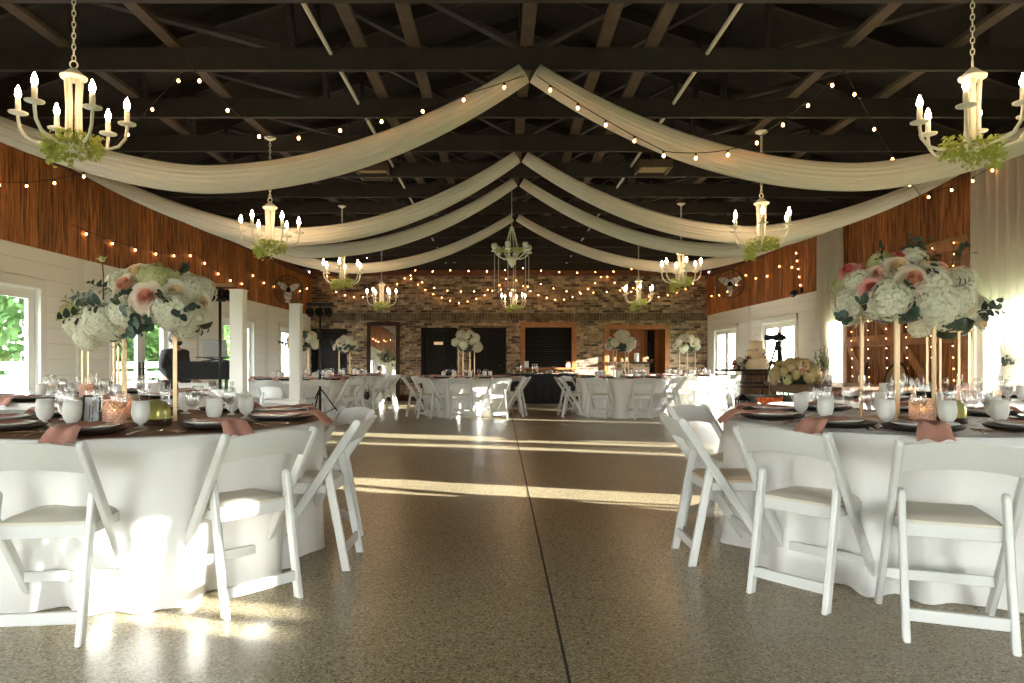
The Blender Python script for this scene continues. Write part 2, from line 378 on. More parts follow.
# ------------------------------------------------------------------ the room
XL, XR, YB, YF, WH, WAIN = -5.25, 5.75, 19.4, -2.6, 3.52, 2.37
XC = .25
b = MB(); b.box((XC, (YB + YF) / 2 + .1, -.05), (XR - XL + .3, YB - YF + .5, .1)); struct(b.build('floor', 'floor'))
b = MB(); b.box((.235, (YB + YF) / 2, .0008), (.011, YB - YF, .0016)); struct(b.build('trim_1', 'joint'))
LEFT_OPEN = [(-.6, 1.3), (2.8, 4.7), (6.2, 8.06), (9.4, 11.2), (13.1, 14.95), (16.6, 18.6)]
RIGHT_OPEN = [(3.5, 4.75), (6.7, 8.6), (10.1, 12.0), (13.5, 15.4), (16.9, 18.8)]
DH = 2.02
def side_wall(side, X, sgn, opens):
    lo = MB(); y = YF
    if sgn > 0:                                            # unseen high window, added to shape the sun patch at left
        lo.box((X + .075, (YF + .55) / 2, WAIN / 2), (.15, .55 - YF, WAIN)); lo.box((X + .075, .9, .6), (.15, .7, 1.2)); lo.box((X + .075, .9, (1.95 + WAIN) / 2), (.15, .7, WAIN - 1.95)); y = 1.25
    for a, c in opens:
        a += .1; c -= .1
        lo.box((X + sgn * .075, (y + a) / 2, WAIN / 2), (.15, a - y, WAIN)); lo.box((X + sgn * .075, (a + c) / 2, (DH - .1 + WAIN) / 2), (.15, c - a, WAIN - DH + .1)); y = c
    lo.box((X + sgn * .075, (y + YB) / 2, WAIN / 2), (.15, YB - y, WAIN))
    w = struct(lo.build('wall_' + side, 'shiplap'))

    up = MB(); up.box((X + sgn * .06, (YF + YB) / 2, (WAIN + WH) / 2), (.18, YB - YF, WH - WAIN)); struct(up.build('wall_' + side + '_upper', 'wallwood'))
    t = MB(); t.box((X - sgn * .012, (YF + YB) / 2, WH - .07), (.06, YB - YF, .14)); struct(t.build('trim_' + ('2' if sgn < 0 else '3'), 'redbeam'))
    t = MB(); y = YF
    for a, c in opens: t.box((X - sgn * .009, (y + a) / 2, .07), (.018, a - y, .14)); y = c
    t.box((X - sgn * .009, (y + YB) / 2, .07), (.018, YB - y, .14)); struct(t.build('baseboard_' + side, 'whitepaint'))
    for p in ((12.3, 16.15) if sgn > 0 else (8.75, 12.2, 15.75)):      # vertical cover boards between the boards
        t = MB(); t.box((X - sgn * .006, p, WAIN / 2), (.02, .13, WAIN - .02)); struct(t.build('trim_%d' % (len([o for o in bpy.data.objects if o.name.startswith('trim_')]) + 3), 'whitepaint'))
DN = [0]
def french_door(X, sgn, a, c):
    DN[0] += 1; n = 'door_%d' % DN[0]
    cs = MB()
    for y in (a + .055, c - .055): cs.cbox((X - sgn * .012, y, DH / 2 - .0), (.05, .11, DH), .005)
    cs.cbox((X - sgn * .012, (a + c) / 2, DH - .055), (.052, c - a, .11), .005)
    for y in (a + .105, c - .105): cs.box((X + sgn * .06, y, DH / 2 - .05), (.12, .02, DH - .1))
    cs.box((X + sgn * .06, (a + c) / 2, DH - .105), (.12, c - a - .2, .02))
    cs.box((X + sgn * .06, (a + c) / 2, .012), (.12, c - a - .2, .024))
    root = struct(cs.build(n, 'whitepaint'))
    mid = (a + c) / 2
    for y0, y1, hs in (((a + .12, c - .12, 1),) if a in SINGLE else ((a + .12, mid - .004, 1), (mid + .004, c - .12, -1))):
        lf = MB(); x = X + sgn * .05; z0, z1 = .03, DH - .12
        for y in (y0 + .055, y1 - .055): lf.cbox((x, y, (z0 + z1) / 2), (.045, .11, z1 - z0), .005)
        lf.cbox((x, (y0 + y1) / 2, z0 + .12), (.044, y1 - y0 - .2, .24), .005); lf.cbox((x, (y0 + y1) / 2, z1 - .055), (.044, y1 - y0 - .2, .11), .005)
        leaf = lf.build('leaf', 'whitepaint', root)
        g = MB(); g.box((x, (y0 + y1) / 2, (z0 + z1) / 2 + .06), (.006, y1 - y0 - .2, z1 - z0 - .33)); g.build('pane', 'pane', leaf)
        hd = MB(); yh = y1 - .045 if hs > 0 else y0 + .045
        hd.cbox((x - sgn * .026, yh, .98), (.01, .035, .2), .003); hd.tube([(x - sgn * .03, yh, .98), (x - sgn * .065, yh, .98), (x - sgn * .067, yh - hs * .09, .98)], .008, 6); hd.build('handle', 'blackmetal', leaf)
    return root
SINGLE = {3.5}
side_wall('left', XL, -1, LEFT_OPEN); side_wall('right', XR, 1, RIGHT_OPEN)
for a, c in LEFT_OPEN: french_door(XL, -1, a, c)
for a, c in RIGHT_OPEN: french_door(XR, 1, a, c)
b = MB()
for y in (.55, 1.25): b.cbox((XR - .012, y, 1.575), (.05, .1, .85), .004)
for z in (1.2, 1.95): b.cbox((XR - .012, .9, z), (.05, .8, .1), .004)
for z in (1.44, 1.68): b.cbox((XR + .05, .9, z), (.05, .7, .05), .004)
b.cbox((XR + .05, .9, 1.575), (.05, .08, .75), .004); b.cbox((XR + .06, .9, 1.86), (.05, .7, .2), .004)
for y in (.63, 1.17): b.cbox((XR + .05, y, 1.575), (.05, .17, .75), .004)  # wide stiles of the added window, there to narrow the sunbeam
wn6 = struct(b.build('window_4', 'whitepaint')); b = MB(); b.box((XR + .05, .9, 1.575), (.006, .7, .75)); b.build('pane', 'pane', wn6)
# end wall behind the camera: two unseen glazed openings added for fill light
b = MB()
for x0, x1 in ((XL - .15, XL + 2.3), (XC - 1.6, XC + 1.6), (XR - 2.3, XR + .15)): b.box(((x0 + x1) / 2, YF - .075, 1.07), (x1 - x0, .15, 2.14))
b.box((XC, YF - .075, (2.14 + WH) / 2), (XR - XL + .3, .15, WH - 2.14)); struct(b.build('wall_front', 'shiplap'))
for k, (x0, x1) in enumerate(((XL + 2.3, XC - 1.6), (XC + 1.6, XR - 2.3))):
    b = MB(); w = (x1 - x0) / 3
    for i in range(4): b.cbox((x0 + w * i, YF - .075, 1.07), (.09, .1, 2.12), .005)
    for z in (.06, 2.08): b.cbox(((x0 + x1) / 2, YF - .075, z), (x1 - x0, .09, .1), .005)
    r_ = struct(b.build('window_%d' % (k + 1), 'whitepaint'))
    for i in range(3):
        g = MB(); g.box((x0 + w * (i + .5), YF - .075, 1.07), (w - .08, .006, 2.0)); g.build('pane', 'pane', r_)
# back wall of brick
BACK = [(-5.21, -4.24, 0, 2.0), (-2.19, -1.19, 0, 2.03), (-.80, .17, 0, 2.03), (.66, 2.02, .90, 2.06), (2.98, 4.60, 0, 2.0)]
b = MB(); x = XL - .15
def bw(x0, x1, z0, z1): b.box(((x0 + x1) / 2, YB + .1, (z0 + z1) / 2), (x1 - x0, .2, z1 - z0))
for x0, x1, z0, z1 in BACK:
    bw(x, x0, 0, WH); bw(x0, x1, z1, WH)
    if z0: bw(x0, x1, 0, z0)
    x = x1
bw(x, XR + .15, 0, WH)
struct(b.build('wall_back', 'brick'))
# soldier course of upright bricks over the openings
b = MB()
for i in range(128):
    x = -5.2 + i * .086
    if x < XR - .03: b.cbox((x, YB - .006, 2.33 + .004 * rnd.random()), (.074, .02 + .012 * rnd.random(), .205), .004)
struct(b.build('trim_9', mat('soldier_bricks', (.14, .095, .055), .85, bump=.5, bscale=30, var=.55, vscale=5)))
b = MB(); b.cbox((XC, YB - .04, WH + .02), (XR - XL, .1, .16), .006); struct(b.build('trim_10', 'redbeam'))
b = MB(); b.prism([(XL - .3, 0), (XR + .3, 0), (XR + .3, .1), (XC, 2.05), (XL - .3, .1)], 0, .15, lambda a, c, h: Vector((a, YB + .05 + h, WH + .1 + c))); struct(b.build('wall_back_gable', 'deck'))
b = MB(); b.prism([(XL - .3, 0), (XR + .3, 0), (XR + .3, .1), (XC, 2.05), (XL - .3, .1)], 0, .15, lambda a, c, h: Vector((a, YF - .15 + h, WH + c))); struct(b.build('wall_front_gable', 'deck'))
b = MB(); b.cbox((XC - .7, YB - .012, .08), (5.6, .024, .16), .004); struct(b.build('baseboard_back', 'darkwood'))
# dark panelled doors in the brick
for k, (x0, x1, z0, z1) in enumerate(BACK[:3]):
    b = MB(); xm = (x0 + x1) / 2
    for x in (x0 + .04, x1 - .04): b.cbox((x, YB + .0, z1 / 2), (.08, .06, z1), .005)
    b.cbox((xm, YB, z1 - .04), (x1 - x0, .06, .08), .005)
    fr = struct(b.build('door_%d' % (13 + k), 'black'))
    lf = MB(); lf.box((xm, YB + .06, z1 / 2), (x1 - x0 + .06, .04, z1 + .06))
    if k: 
        for i in range(-2, 3): lf.cbox((xm + i * .155, YB + .022, z1 / 2 - .04), (.14, .02, z1 - .2), .006)
    else:
        for zz, hh in ((.5, .7), (1.4, .8)):
            for s in (-1, 1): lf.cbox((xm + s * .2, YB + .026, zz), (.3, .02, hh), .008)
    leaf = lf.build('leaf', 'black', fr)
    kn = MB(); kn.sphere((x1 - .15, YB - .03, .98), .028); kn.tube([(x1 - .15, YB + .02, .98), (x1 - .15, YB - .02, .98)], .012, 8); kn.build('knob', 'blackmetal', leaf)
    if k == 1:
        s_ = MB(); s_.cbox((-1.705, YB + .004, 1.60), (.25, .012, .085), .004); tag(s_.build('door_plaque', 'gold'), 'small gold plaque on the black door', 'sign')
# roller shutter of the serving window, orange wood casing and sill
x0, x1, z0, z1 = BACK[3]
b = MB()
for x in (x0 - .03, x1 + .03): b.cbox((x, YB - .02, (z0 + z1) / 2 + .03), (.13, .07, z1 - z0 + .2), .006)
b.cbox(((x0 + x1) / 2, YB - .022, z1 + .05), (x1 - x0 + .19, .075, .14), .006); b.cbox(((x0 + x1) / 2, YB - .06, z0 - .0), (x1 - x0 + .24, .22, .05), .006)
wn = struct(b.build('window_3', 'trimwood'))
b = MB(); n = 17; hgt = (z1 - z0) / n
for i in range(n): b.prism([(0, 0), (.018, .012), (.018, hgt - .016), (0, hgt - .004)], x0, x1, lambda a, c, h, i=i: Vector((h, YB + .09 - a, z0 + i * hgt + c)))
b.box(((x0 + x1) / 2, YB + .11, (z0 + z1) / 2), (x1 - x0, .03, z1 - z0)); b.build('roller_shutter', 'black', wn)
# wood lined opening with a half wall counter
x0, x1, z0, z1 = BACK[4]
b = MB()
for x in (x0 - .03, x1 + .03): b.cbox((x, YB - .02, z1 / 2), (.13, .07, z1), .006)
b.cbox(((x0 + x1) / 2, YB - .022, z1 + .05), (x1 - x0 + .19, .075, .13), .006)
dw = struct(b.build('door_16', 'trimwood'))
b = MB(); b.box(((x0 + x1) / 2, YB + .9, 1.1), (x1 - x0 + .1, .06, 2.2)); b.box((x0 - .02, YB + .5, 1.1), (.04, .8, 2.2)); b.box((x1 + .02, YB + .5, 1.1), (.04, .8, 2.2)); b.box(((x0 + x1) / 2, YB + .5, z1 + .03), (x1 - x0 + .1, .8, .06)); b.build('panel', 'orangewood', dw)
b = MB(); b.cbox((4.36, YB + .83, 1.0), (.2, .05, 1.98), .005); b.build('gap_shade_board', 'black', dw)  # black board painted in for the shade of the open door gap
b = MB(); b.tube([(4.30, YB + .78, .85), (4.30, YB + .73, .87), (4.30, YB + .73, 1.6), (4.30, YB + .78, 1.62)], .012, 8); b.build('handle', 'blackmetal', dw)
b = MB(); b.box((3.56, YB + .0, .52), (1.14, .12, 1.04)); struct(b.build('wall_half', 'brick'))
b = MB(); b.cbox((3.58, YB + .0, 1.065), (1.28, .34, .045), .006); tag(b.build('bar_counter', 'darkwood'), 'narrow dark wood counter on the brick half wall in the wood-lined opening', 'counter')

# ------------------------------------------------------------------ roof
CH0 = 3.55
RIDGE = 5.62; SLOPE = (RIDGE - 3.74) / 5.6
def roof_z(x): return RIDGE - abs(x - XC) * SLOPE
def truss(y):
    b = MB(); w = .048
    b.bar((XL - .05, y, CH0 + .095), (XR + .05, y, CH0 + .095), w, .19, (0, 0, 1), .05)
    for s in (-1, 1):
        def q(d, z): return Vector((XC + s * d, y, z))
        b.bar(q(5.65, roof_z(XC + 5.65) - .03), q(0, RIDGE - .03), w, .15, (0, 0, 1), .05)
        for d0, z0_, d1, z1_ in ((.05, CH0 + .18, 2.1, roof_z(XC + 2.1) - .1), (2.0, CH0 + .18, 2.1, roof_z(XC + 2.1) - .1), (2.1, CH0 + .18, 3.9, roof_z(XC + 3.9) - .1), (3.85, CH0 + .18, 3.9, roof_z(XC + 3.9) - .1)):
            b.bar(q(d0, z0_), q(d1, z1_), w * .9, .1, (0, 1, 0), .05)
    b.bar((XC, y, CH0 + .18), (XC, y, RIDGE - .05), w, .11, (0, 1, 0), .05)
    return b
TY0, TSP = 4.8, 1.14
t0 = struct(truss(0).build('roof_truss', 'truss')); t0.location = (0, TY0, 0)
for k in list(range(-2, 0)) + list(range(1, 13)):
    t = t0.copy(); COL.objects.link(t); t.location = (0, TY0 + TSP * k, 0)
b = MB()
for s in (-1, 1):
    a0 = Vector((XC, 0, RIDGE + .06)); a1 = Vector((XC + s * 5.95, 0, roof_z(XC + 5.95) + .06)); u = Vector((0, 0, .08))
    vs = [p + Vector((0, y, 0)) + q for y in (YF - .3, YB + .4) for q in (Vector(), u) for p in (a0, a1)]
    b.add(vs, [(0, 1, 5, 4), (2, 6, 7, 3), (0, 2, 3, 1), (4, 5, 7, 6), (0, 4, 6, 2), (1, 3, 7, 5)])
struct(b.build('ceiling', 'deck'))
b = MB()
for s in (-1, 1): b.box((XC + s * 5.72, (YF + YB) / 2, WH + .12), (.35, YB - YF, .3))
struct(b.build('trim_11', 'truss'))
for X in (-3.68, -2.75, -1.18, -.73, .225, .87, 1.28, 2.94, 3.85):
    b = MB(); b.bar((X, 1.5, CH0 + .21), (X, YB, CH0 + .21),   .105, .04, (0, 0, 1), .05); o = struct(b.build('roof_brace', 'brace'))
for X in (-1.43, 1.75):
    b = MB(); b.tube([(X, 2.0 + i * 4.3, CH0 + .14) for i in range(5)], .018, 8); tag(b.build('conduit_pipe', 'conduit'), 'white pipe running lengthwise through the dark roof trusses, %s of the ridge' % ('left' if X < 0 else 'right'), 'pipe')
for (X, Y, w_) in ((-1.68, 9.35, 'left'), (2.0, 9.2, 'right')):
    t = thing('ceiling_vent', 'tan louvred vent between the roof trusses, %s of the ridge' % w_, 'vent', (X, Y, 3.62))
    b = MB()
    for s in (-1, 1): b.cbox((s * .2, 0, 0), (.03, .5, .1), .003)
    for s in (-1, 1): b.cbox((0, s * .25, 0), (.43, .03, .1), .003)
    b.build('frame', 'brace', t)
    b = MB()
    for i in range(8): b.box((0, -.2 + i * .057, 0), (.38, .006, .06), Matrix.Rotation(.7, 3, 'X'))
    b.build('slat', mat('tan_slat', (.36, .26, .14), .6), t)

# ------------------------------------------------------------------ outdoors
b = MB(); b.box((0, 20, -.16), (300, 300, .1)); struct(b.build('ground_lawn', 'grass'))
b = MB(); b.box((XL - 2.2, 8, -.085), (4.0, 24, .07)); struct(b.build('ground_patio', mat('patio_slab', (.30, .285, .25), .8)))
def tree_mesh(h, w, seed):
    r = random.Random(seed); b = MB(); b.cur = 0
    b.tube([(0, 0, -.1), (.05, 0, h * .2), (-.05, .05, h * .45), (0, 0, h * .8)], [.16, .13, .1, .03], 8)
    tr = b; c = MB()
    blobs = [(Vector((r.uniform(-.6, .6) * w, r.uniform(-.6, .6) * w, h * r.uniform(.16, .92))), w * r.uniform(.3, .5)) for _ in range(20)]
    for ctr, rad in blobs:
        for _ in range(130):
            d = Vector((r.gauss(0, 1), r.gauss(0, 1), r.gauss(0, 1))).normalized() * rad * r.uniform(.55, 1.05)
            p = ctr + d; s = r.uniform(.10, .22); a = Vector((r.gauss(0, 1), r.gauss(0, 1), r.gauss(0, 1))).normalized(); t = a.orthogonal().normalized()
            c.add([p - a * s, p + t * s * .5, p + a * s, p - t * s * .5], [(0, 1, 2, 3)])
    return tr, c
TREES = [(-13.5, 8.5, 6, 2.6), (-12.5, 13.5, 5, 2.3), (-14, 19, 7, 3), (-12.5, 24.2, 5, 2.2), (-17.5, 11, 6.5, 2.7), (-13.5, 29.2, 7, 3), (-18, 4.5, 6, 2.6), (-15, 35.5, 6, 2.6), (-19.5, 18, 6, 2.6), (-16, 42, 6, 2.6), (-19.5, 25, 7, 3), (-17, 32, 7, 3.1), (-18, 40, 7, 3), (50, 24, 5, 2.6), (46, 40, 5, 2.4), (56, 52, 5.5, 2.6), (44, 31, 4.5, 2.4)]
protos = []
for k, (x, y, h, w) in enumerate(TREES):
    if k < 3:
        t = thing('tree', 'x', 'tree', (x, y, 0)); tr, c = tree_mesh(h, w, 40 + k); tr.build('trunk', 'bark', t); c.build('crown', 'treeleaf', t, normals=False); protos.append(t)
    else:
        t = dup(protos[k % 3], (x, y, 0), k * 1.3)
    t['label'] = 'leafy green tree outdoors, seen through the %s glass doors' % ('left' if x < 0 else 'right'); t['group'] = 'trees outside the doors'
for y in (6.5, 13.0, 19.5):
    t = MB()
    for z in (.25, .5, .75, 1.0): t.cbox((XL - 4.1, y, z), (.03, 6.2, .16), .004)
    for i in range(4): t.cbox((XL - 4.16, y - 3 + i * 2.0, .52), (.1, .1, 1.2), .004)
    tag(t.build('garden_fence', 'whitepaint'), 'white board fence outside the left glass doors', 'fence', 'fence lengths outside')
# ------------------------------------------------------------------ folding chairs
def capsule(p0, p1, w, round0=False, round1=True, n=6):    # 2-D outline of a strut between two (y, z) points
    p0, p1 = Vector(p0), Vector(p1); t = (p1 - p0).normalized(); a = Vector((-t.y, t.x)); out = []
    if round0: out += [p0 + a * (w / 2) * math.cos(q) - t * (w / 2) * math.sin(q) for q in [PI * k / n for k in range(n + 1)]]
    else:                                                  # cut level with the floor
        for s in (1, -1):
            q = p0 + a * s * w / 2; k = (p0.y - q.y) / t.y; out.append(q + t * k)
    out += [p1 + a * (w / 2) * math.cos(q) + t * (w / 2) * math.sin(q) for q in [PI - PI * k / n for k in range(n + 1)]]
    return out
def strut(poly, x, th):                                    # extruded along x with a chamfer all round
    b = MB(); c = Vector((sum(p[0] for p in poly) / len(poly), sum(p[1] for p in poly) / len(poly))); n = len(poly)
    def inset(d):
        r = []
        for i in range(n):
            p, q, s = Vector(poly[i - 1]), Vector(poly[i]), Vector(poly[(i + 1) % n])
            e = ((q - p).normalized() + (s - q).normalized())
            if e.length < 1e-6: e = (s - q)
            e.normalize(); nn = Vector((-e.y, e.x))
            if (c - q).dot(nn) < 0 and False: nn = -nn
            r.append(q + nn * d * SG)
        return r
    area = sum(poly[i][0] * poly[(i + 1) % n][1] - poly[(i + 1) % n][0] * poly[i][1] for i in range(n)); SG = 1 if area > 0 else -1
    rings = [(inset(.005), -th / 2), (poly, -th / 2 + .005), (poly, th / 2 - .005), (inset(.005), th / 2)]
    vs = [(x + h, p[0], p[1]) for ring, h in rings for p in ring]
    fs = [(k * n + i, k * n + (i + 1) % n, (k + 1) * n + (i + 1) % n, (k + 1) * n + i) for k in range(3) for i in range(n)]
    b.add(vs, fs + [tuple(range(n))[::-1], tuple(range(3 * n, 4 * n))]); return b
def make_chair(vinyl, label):
    t = thing('folding_chair', label, 'chair')
    fr, bk = (.245, 0), (-.265, .765)
    for s in (-1, 1):
        strut(capsule(fr, bk, .044), s * .212, .026).build('side_rail', 'chair', t)
        strut(capsule((-.205, 0), (-.10, .555), .042), s * .178, .026).build('rear_leg', 'chair', t)
    def rail_y(z): return fr[0] + (bk[0] - fr[0]) * z / bk[1]
    def slat(i, j, side):                                  # bowed back slat
        u = -1 + 2 * i / 16; x = u * .2; top = .765 + .022 * (1 - u * u); bot = .652 + .026 * (1 - u * u); z = bot + (top - bot) * j / 5
        e = (.003 if j in (0, 5) else 0)
        return Vector((x, rail_y(z) - .006 - .035 * (1 - u * u) + (.009 - e if side else -.009 + e), z))
    b = MB(); b.slab(slat, 17, 6); b.build('back_slat', 'chair', t)
    b = MB(); b.cbox((0, rail_y(.17), .17), (.40, .02, .045), .004); b.build('front_stretcher', 'chair', t)
    b = MB(); b.cbox((0, -.188, .10), (.335, .02, .048), .004); b.build('rear_stretcher', 'chair', t)
    b = MB()
    b.cbox((0, -.105, .415), (.33, .022, .055), .004); b.cbox((0, .235, .425), (.335, .022, .04), .004)
    for s in (-1, 1): b.cbox((s * .172, .065, .42), (.02, .33, .045), .004)
    b.build('seat_frame', 'chair', t)
    def pad(i, j, side):
        u = -1 + 2 * i / 12; v = -1 + 2 * j / 12
        ed = max(abs(u), abs(v)); h = .02 * (1 - ed ** 6) ** .5 if side else -.012
        k = 1 - .03 * (abs(u * v)) ** 3
        return Vector((u * .172 * k, .065 + v * .182 * k, .452 + h))
    b = MB(); b.slab(pad, 13, 13); b.build('seat', vinyl, t)
    return t
chair_w = Proto(make_chair('vinyl', 'chair')); chair_t = Proto(make_chair('vinyl_tan', 'chair'))
def place_chair(cx, cy, ang, d, pr=None, z=0):             # d: from the table centre to the rear feet
    a = R(ang); r = d - .2
    o = (pr or chair_w).put((cx + r * math.cos(a), cy + r * math.sin(a), z), a + PI / 2)
    return o

# ------------------------------------------------------------------ tables and their cloths
TZ = .75
def make_table(label):
    t = thing('round_table', label, 'table')
    b = MB(); b.lathe([(0, TZ - .028), (.895, TZ - .028), (.905, TZ - .02), (.905, TZ - .008), (.895, TZ - .001), (0, TZ - .001)], 48); b.build('tabletop', 'oak', t)
    for k in range(4):
        a = PI / 4 + k * PI / 2; b = MB(); b.tube([(.5 * math.cos(a), .5 * math.sin(a), 0), (.45 * math.cos(a), .45 * math.sin(a), TZ - .03)], .016, 8); b.build('leg', 'iron', t)
    return t
table_p = Proto(make_table('table'))
def cloth(seed, chairs, nu=144, nv=16, flutes=15, sun=0):
    r = random.Random(seed); ph = [r.uniform(0, 2 * PI) for _ in range(4)]
    def fn(i, j):
        th = 2 * PI * i / nu
        if j == 0: return Vector((0, 0, TZ + .008))
        if j == 1: return Vector((.6 * math.cos(th), .6 * math.sin(th), TZ + .008))
        if j == 2: return Vector((.9 * math.cos(th), .9 * math.sin(th), TZ + .008))
        t = (j - 3) / (nv - 4); z = (TZ + .001) * (1 - t) + .004
        fold = math.sin(flutes * th + ph[0] + 1.1 * math.sin(3 * th + ph[1])) * .6 + math.sin((flutes * 1.7) // 1 * th + ph[2] + t * .8) * .3 + .3 * math.sin(5 * th + ph[3])
        rr = .917 - .035 * t + fold * .075 * t ** .8
        push = 0.
        for a in chairs:
            dd = abs((th - R(a) + PI) % (2 * PI) - PI)
            push = max(push, math.exp(-(dd / .26) ** 4))
        rr -= push * .10 * min(1, t / .5)
        if t > .93: rr += .02 * math.sin(9 * th + ph[1])
        return Vector((rr * math.cos(th), rr * math.sin(th), max(z, .004)))
    b = MB(); b.grid(fn, nu, nv, cu=True); return b
def overlay(rad, seed):
    r = random.Random(seed); p = r.uniform(0, 6)
    b = MB()
    def fn(i, j):
        th = 2 * PI * i / 96; rr = (0, .4, rad - .02, rad, rad + .0)[j] if j < 4 else rad + .004
        rr *= 1 + (.012 * math.sin(4 * th + p) if j > 1 else 0)
        return Vector((rr * math.cos(th), rr * math.sin(th), TZ + .0125 + (.0008 * math.sin(13 * th + p) if j > 1 else 0)))
    b.grid(fn, 96, 5, cu=True); return b

# ------------------------------------------------------------------ tableware, one of each
def solo(b, name, m): return Proto(b.build(name, m))
def lathe_solo(name, prof, m, n=20):
    b = MB(); b.lathe(prof, n); return b.build(name, m)
def wavy(w, l, seed, over=.0):
    r = random.Random(seed); p = [r.uniform(0, 6) for _ in range(3)]
    b = MB()
    def fn(i, j, side):
        u = -1 + 2 * i / 14; v = j / 20; y = v * l
        ww = w * (1 + .10 * math.sin(v * 5 + p[0])) * (.8 + .3 * v)
        z = .003 + .006 * (1 + math.sin(u * 5.5 + p[1] + v * 2)) * (.5 + v * .7) + .002 * math.sin(v * 16 + p[2])
        if v > 1 - over: z -= (v - (1 - over)) ** 1.3 * l * 1.2
        return Vector((u * ww / 2 + .012 * math.sin(v * 6 + p[2]), y, z + (.0025 if side else 0)))
    b.slab(fn, 15, 21); return b
WARE = {}
def ware(name, builder, cat):
    o = builder; o['category'] = cat; WARE[name] = Proto(o)
ware('charger_plate', lathe_solo('charger_plate', [(0, 0), (.12, 0), (.162, .014), (.172, .024), (.170, .027), (.155, .020), (.11, .010), (0, .010)], 'charger', 32), 'plate')
ware('dinner_plate', lathe_solo('dinner_plate', [(0, .007), (.085, .007), (.125, .022), (.137, .027), (.137, .030), (.122, .0255), (.082, .012), (0, .012)], 'plate', 32), 'plate')
ware('napkin', wavy(.13, .36, 3, .22).build('napkin', 'napkin'), 'napkin')
ware('frosted_goblet', lathe_solo('frosted_goblet', [(0, 0), (.030, 0), (.031, .005), (.012, .010), (.010, .020), (.024, .028), (.036, .045), (.042, .072), (.041, .100), (.037, .130), (.035, .130), (.039, .098), (.040, .072), (.033, .047), (.020, .033), (0, .030)], 'frost', 20), 'glass')
ware('wine_glass', lathe_solo('wine_glass', [(0, 0), (.034, 0), (.034, .003), (.006, .008), (.0042, .03), (.0042, .075), (.012, .085), (.030, .10), (.037, .122), (.036, .145), (.030, .175), (.0285, .175), (.034, .145), (.035, .122), (.028, .102), (0, .088)], 'glass', 18), 'glass')
ware('champagne_flute', lathe_solo('champagne_flute', [(0, 0), (.031, 0), (.031, .003), (.005, .008), (.004, .03), (.004, .07), (.014, .085), (.022, .12), (.023, .16), (.020, .205), (.019, .205), (.0215, .16), (.020, .12), (0, .082)], 'glass', 16), 'glass')
def cutlery(kind):
    b = MB()
    def blade(w):
        n = len(w)
        b.slab(lambda i, j, s: Vector(((-1 + 2 * j / 4) * w[i][1], w[i][0], .006 + w[i][2] + (.0028 if s else 0) - .001 * abs(j - 2))), n, 5)
    if kind == 'knife': blade([(-.11, .006, 0), (-.09, .009, 0), (-.03, .007, .002), (0, .006, .003), (.01, .010, .003), (.08, .010, .001), (.105, .003, 0)])
    elif kind == 'spoon': blade([(-.10, .007, 0), (-.06, .006, .001), (.02, .003, .004), (.045, .005, .003), (.055, .016, 0), (.075, .021, -.003), (.095, .016, 0), (.105, .004, .002)])
    else:
        blade([(-.10, .007, 0), (-.06, .006, .001), (.02, .003, .004), (.04, .006, .003), (.05, .012, .001), (.062, .013, 0)])
        for k in range(4): b.bar((-.0105 + .007 * k, .058, .007), (-.0105 + .007 * k, .105, .010), .004, .0025)
    return b.build(kind, 'steel')
for k_ in ('fork', 'knife', 'spoon'): ware(k_, cutlery(k_), 'cutlery')
def hobnail():
    t = thing('candle_holder', 'candle holder', 'candle holder')
    b = MB(); b.lathe([(0, 0), (.046, 0), (.05, .006), (.05, .125), (.045, .128), (.044, .125), (.044, .008), (0, .008)], 24)
    for z in range(8):
        for k in range(14): 
            a = 2 * PI * (k + .5 * (z % 2)) / 14; b.sphere((.051 * math.cos(a), .051 * math.sin(a), .013 + z * .0145), .0075, 6, 4)
    b.build('hobnail_glass', 'rosy', t)
    b = MB(); b.lathe([(0, .009), (.036, .009), (.036, .06), (.03, .064), (0, .062)], 16); b.build('candle', 'wax', t)
    b = MB(); b.lathe([(.001, .066), (.006, .074), (.005, .084), (.001, .098)], 8); b.build('flame', 'flame', t)
    return t
hob = Proto(hobnail())
def jar():
    b = MB(); b.lathe([(0, 0), (.05, 0), (.062, .008), (.066, .03), (.066, .075), (.058, .10), (.036, .118), (.016, .124), (0, .125)], 20)
    t = thing('glazed_jar', 'jar', 'jar'); b.build('body', 'olive', t)
    b = MB(); b.lathe([(.0655, .0), (.069, .004), (.069, .030), (.0655, .032)], 20); b.build('base_band', 'darkwood', t)
    return t
jarp = Proto(jar())
def pillar():
    t = thing('votive_candle', 'candle', 'candle')
    b = MB(); b.lathe([(0, 0), (.035, 0), (.037, .004), (.037, .075), (.034, .075), (.033, .006), (0, .006)], 16); b.build('glass_cup', 'rosy', t)
    b = MB(); b.lathe([(0, .007), (.030, .007), (.030, .045), (0, .045)], 12); b.build('wax', 'wax', t)
    b = MB(); b.lathe([(.001, .047), (.005, .054), (.001, .072)], 8); b.build('flame', 'flame', t)
    return t
vot = Proto(pillar())
def stand():                                               # 24 inch flower stand
    t = thing('flower_stand', 'stand', 'flower stand'); s = .123; hh = .575
    for sx, sy in ((1, 1), (1, -1), (-1, 1), (-1, -1)):
        b = MB(); b.cbox((sx * s, sy * s, hh / 2), (.017, .017, hh), .003); b.build('pole', 'goldpole', t)
    for nm, z in (('base_frame', .006), ('top_frame', hh - .006)):
        b = MB()
        for q in (-1, 1): b.cbox((0, q * s, z), (2 * s, .012, .012), .002); b.cbox((q * s, 0, z), (.012, 2 * s, .012), .002)
        if z > .1: b.box((0, 0, z + .004), (2 * s, 2 * s, .004))
        b.build(nm, 'goldpole', t)
    return t
standp = Proto(stand())

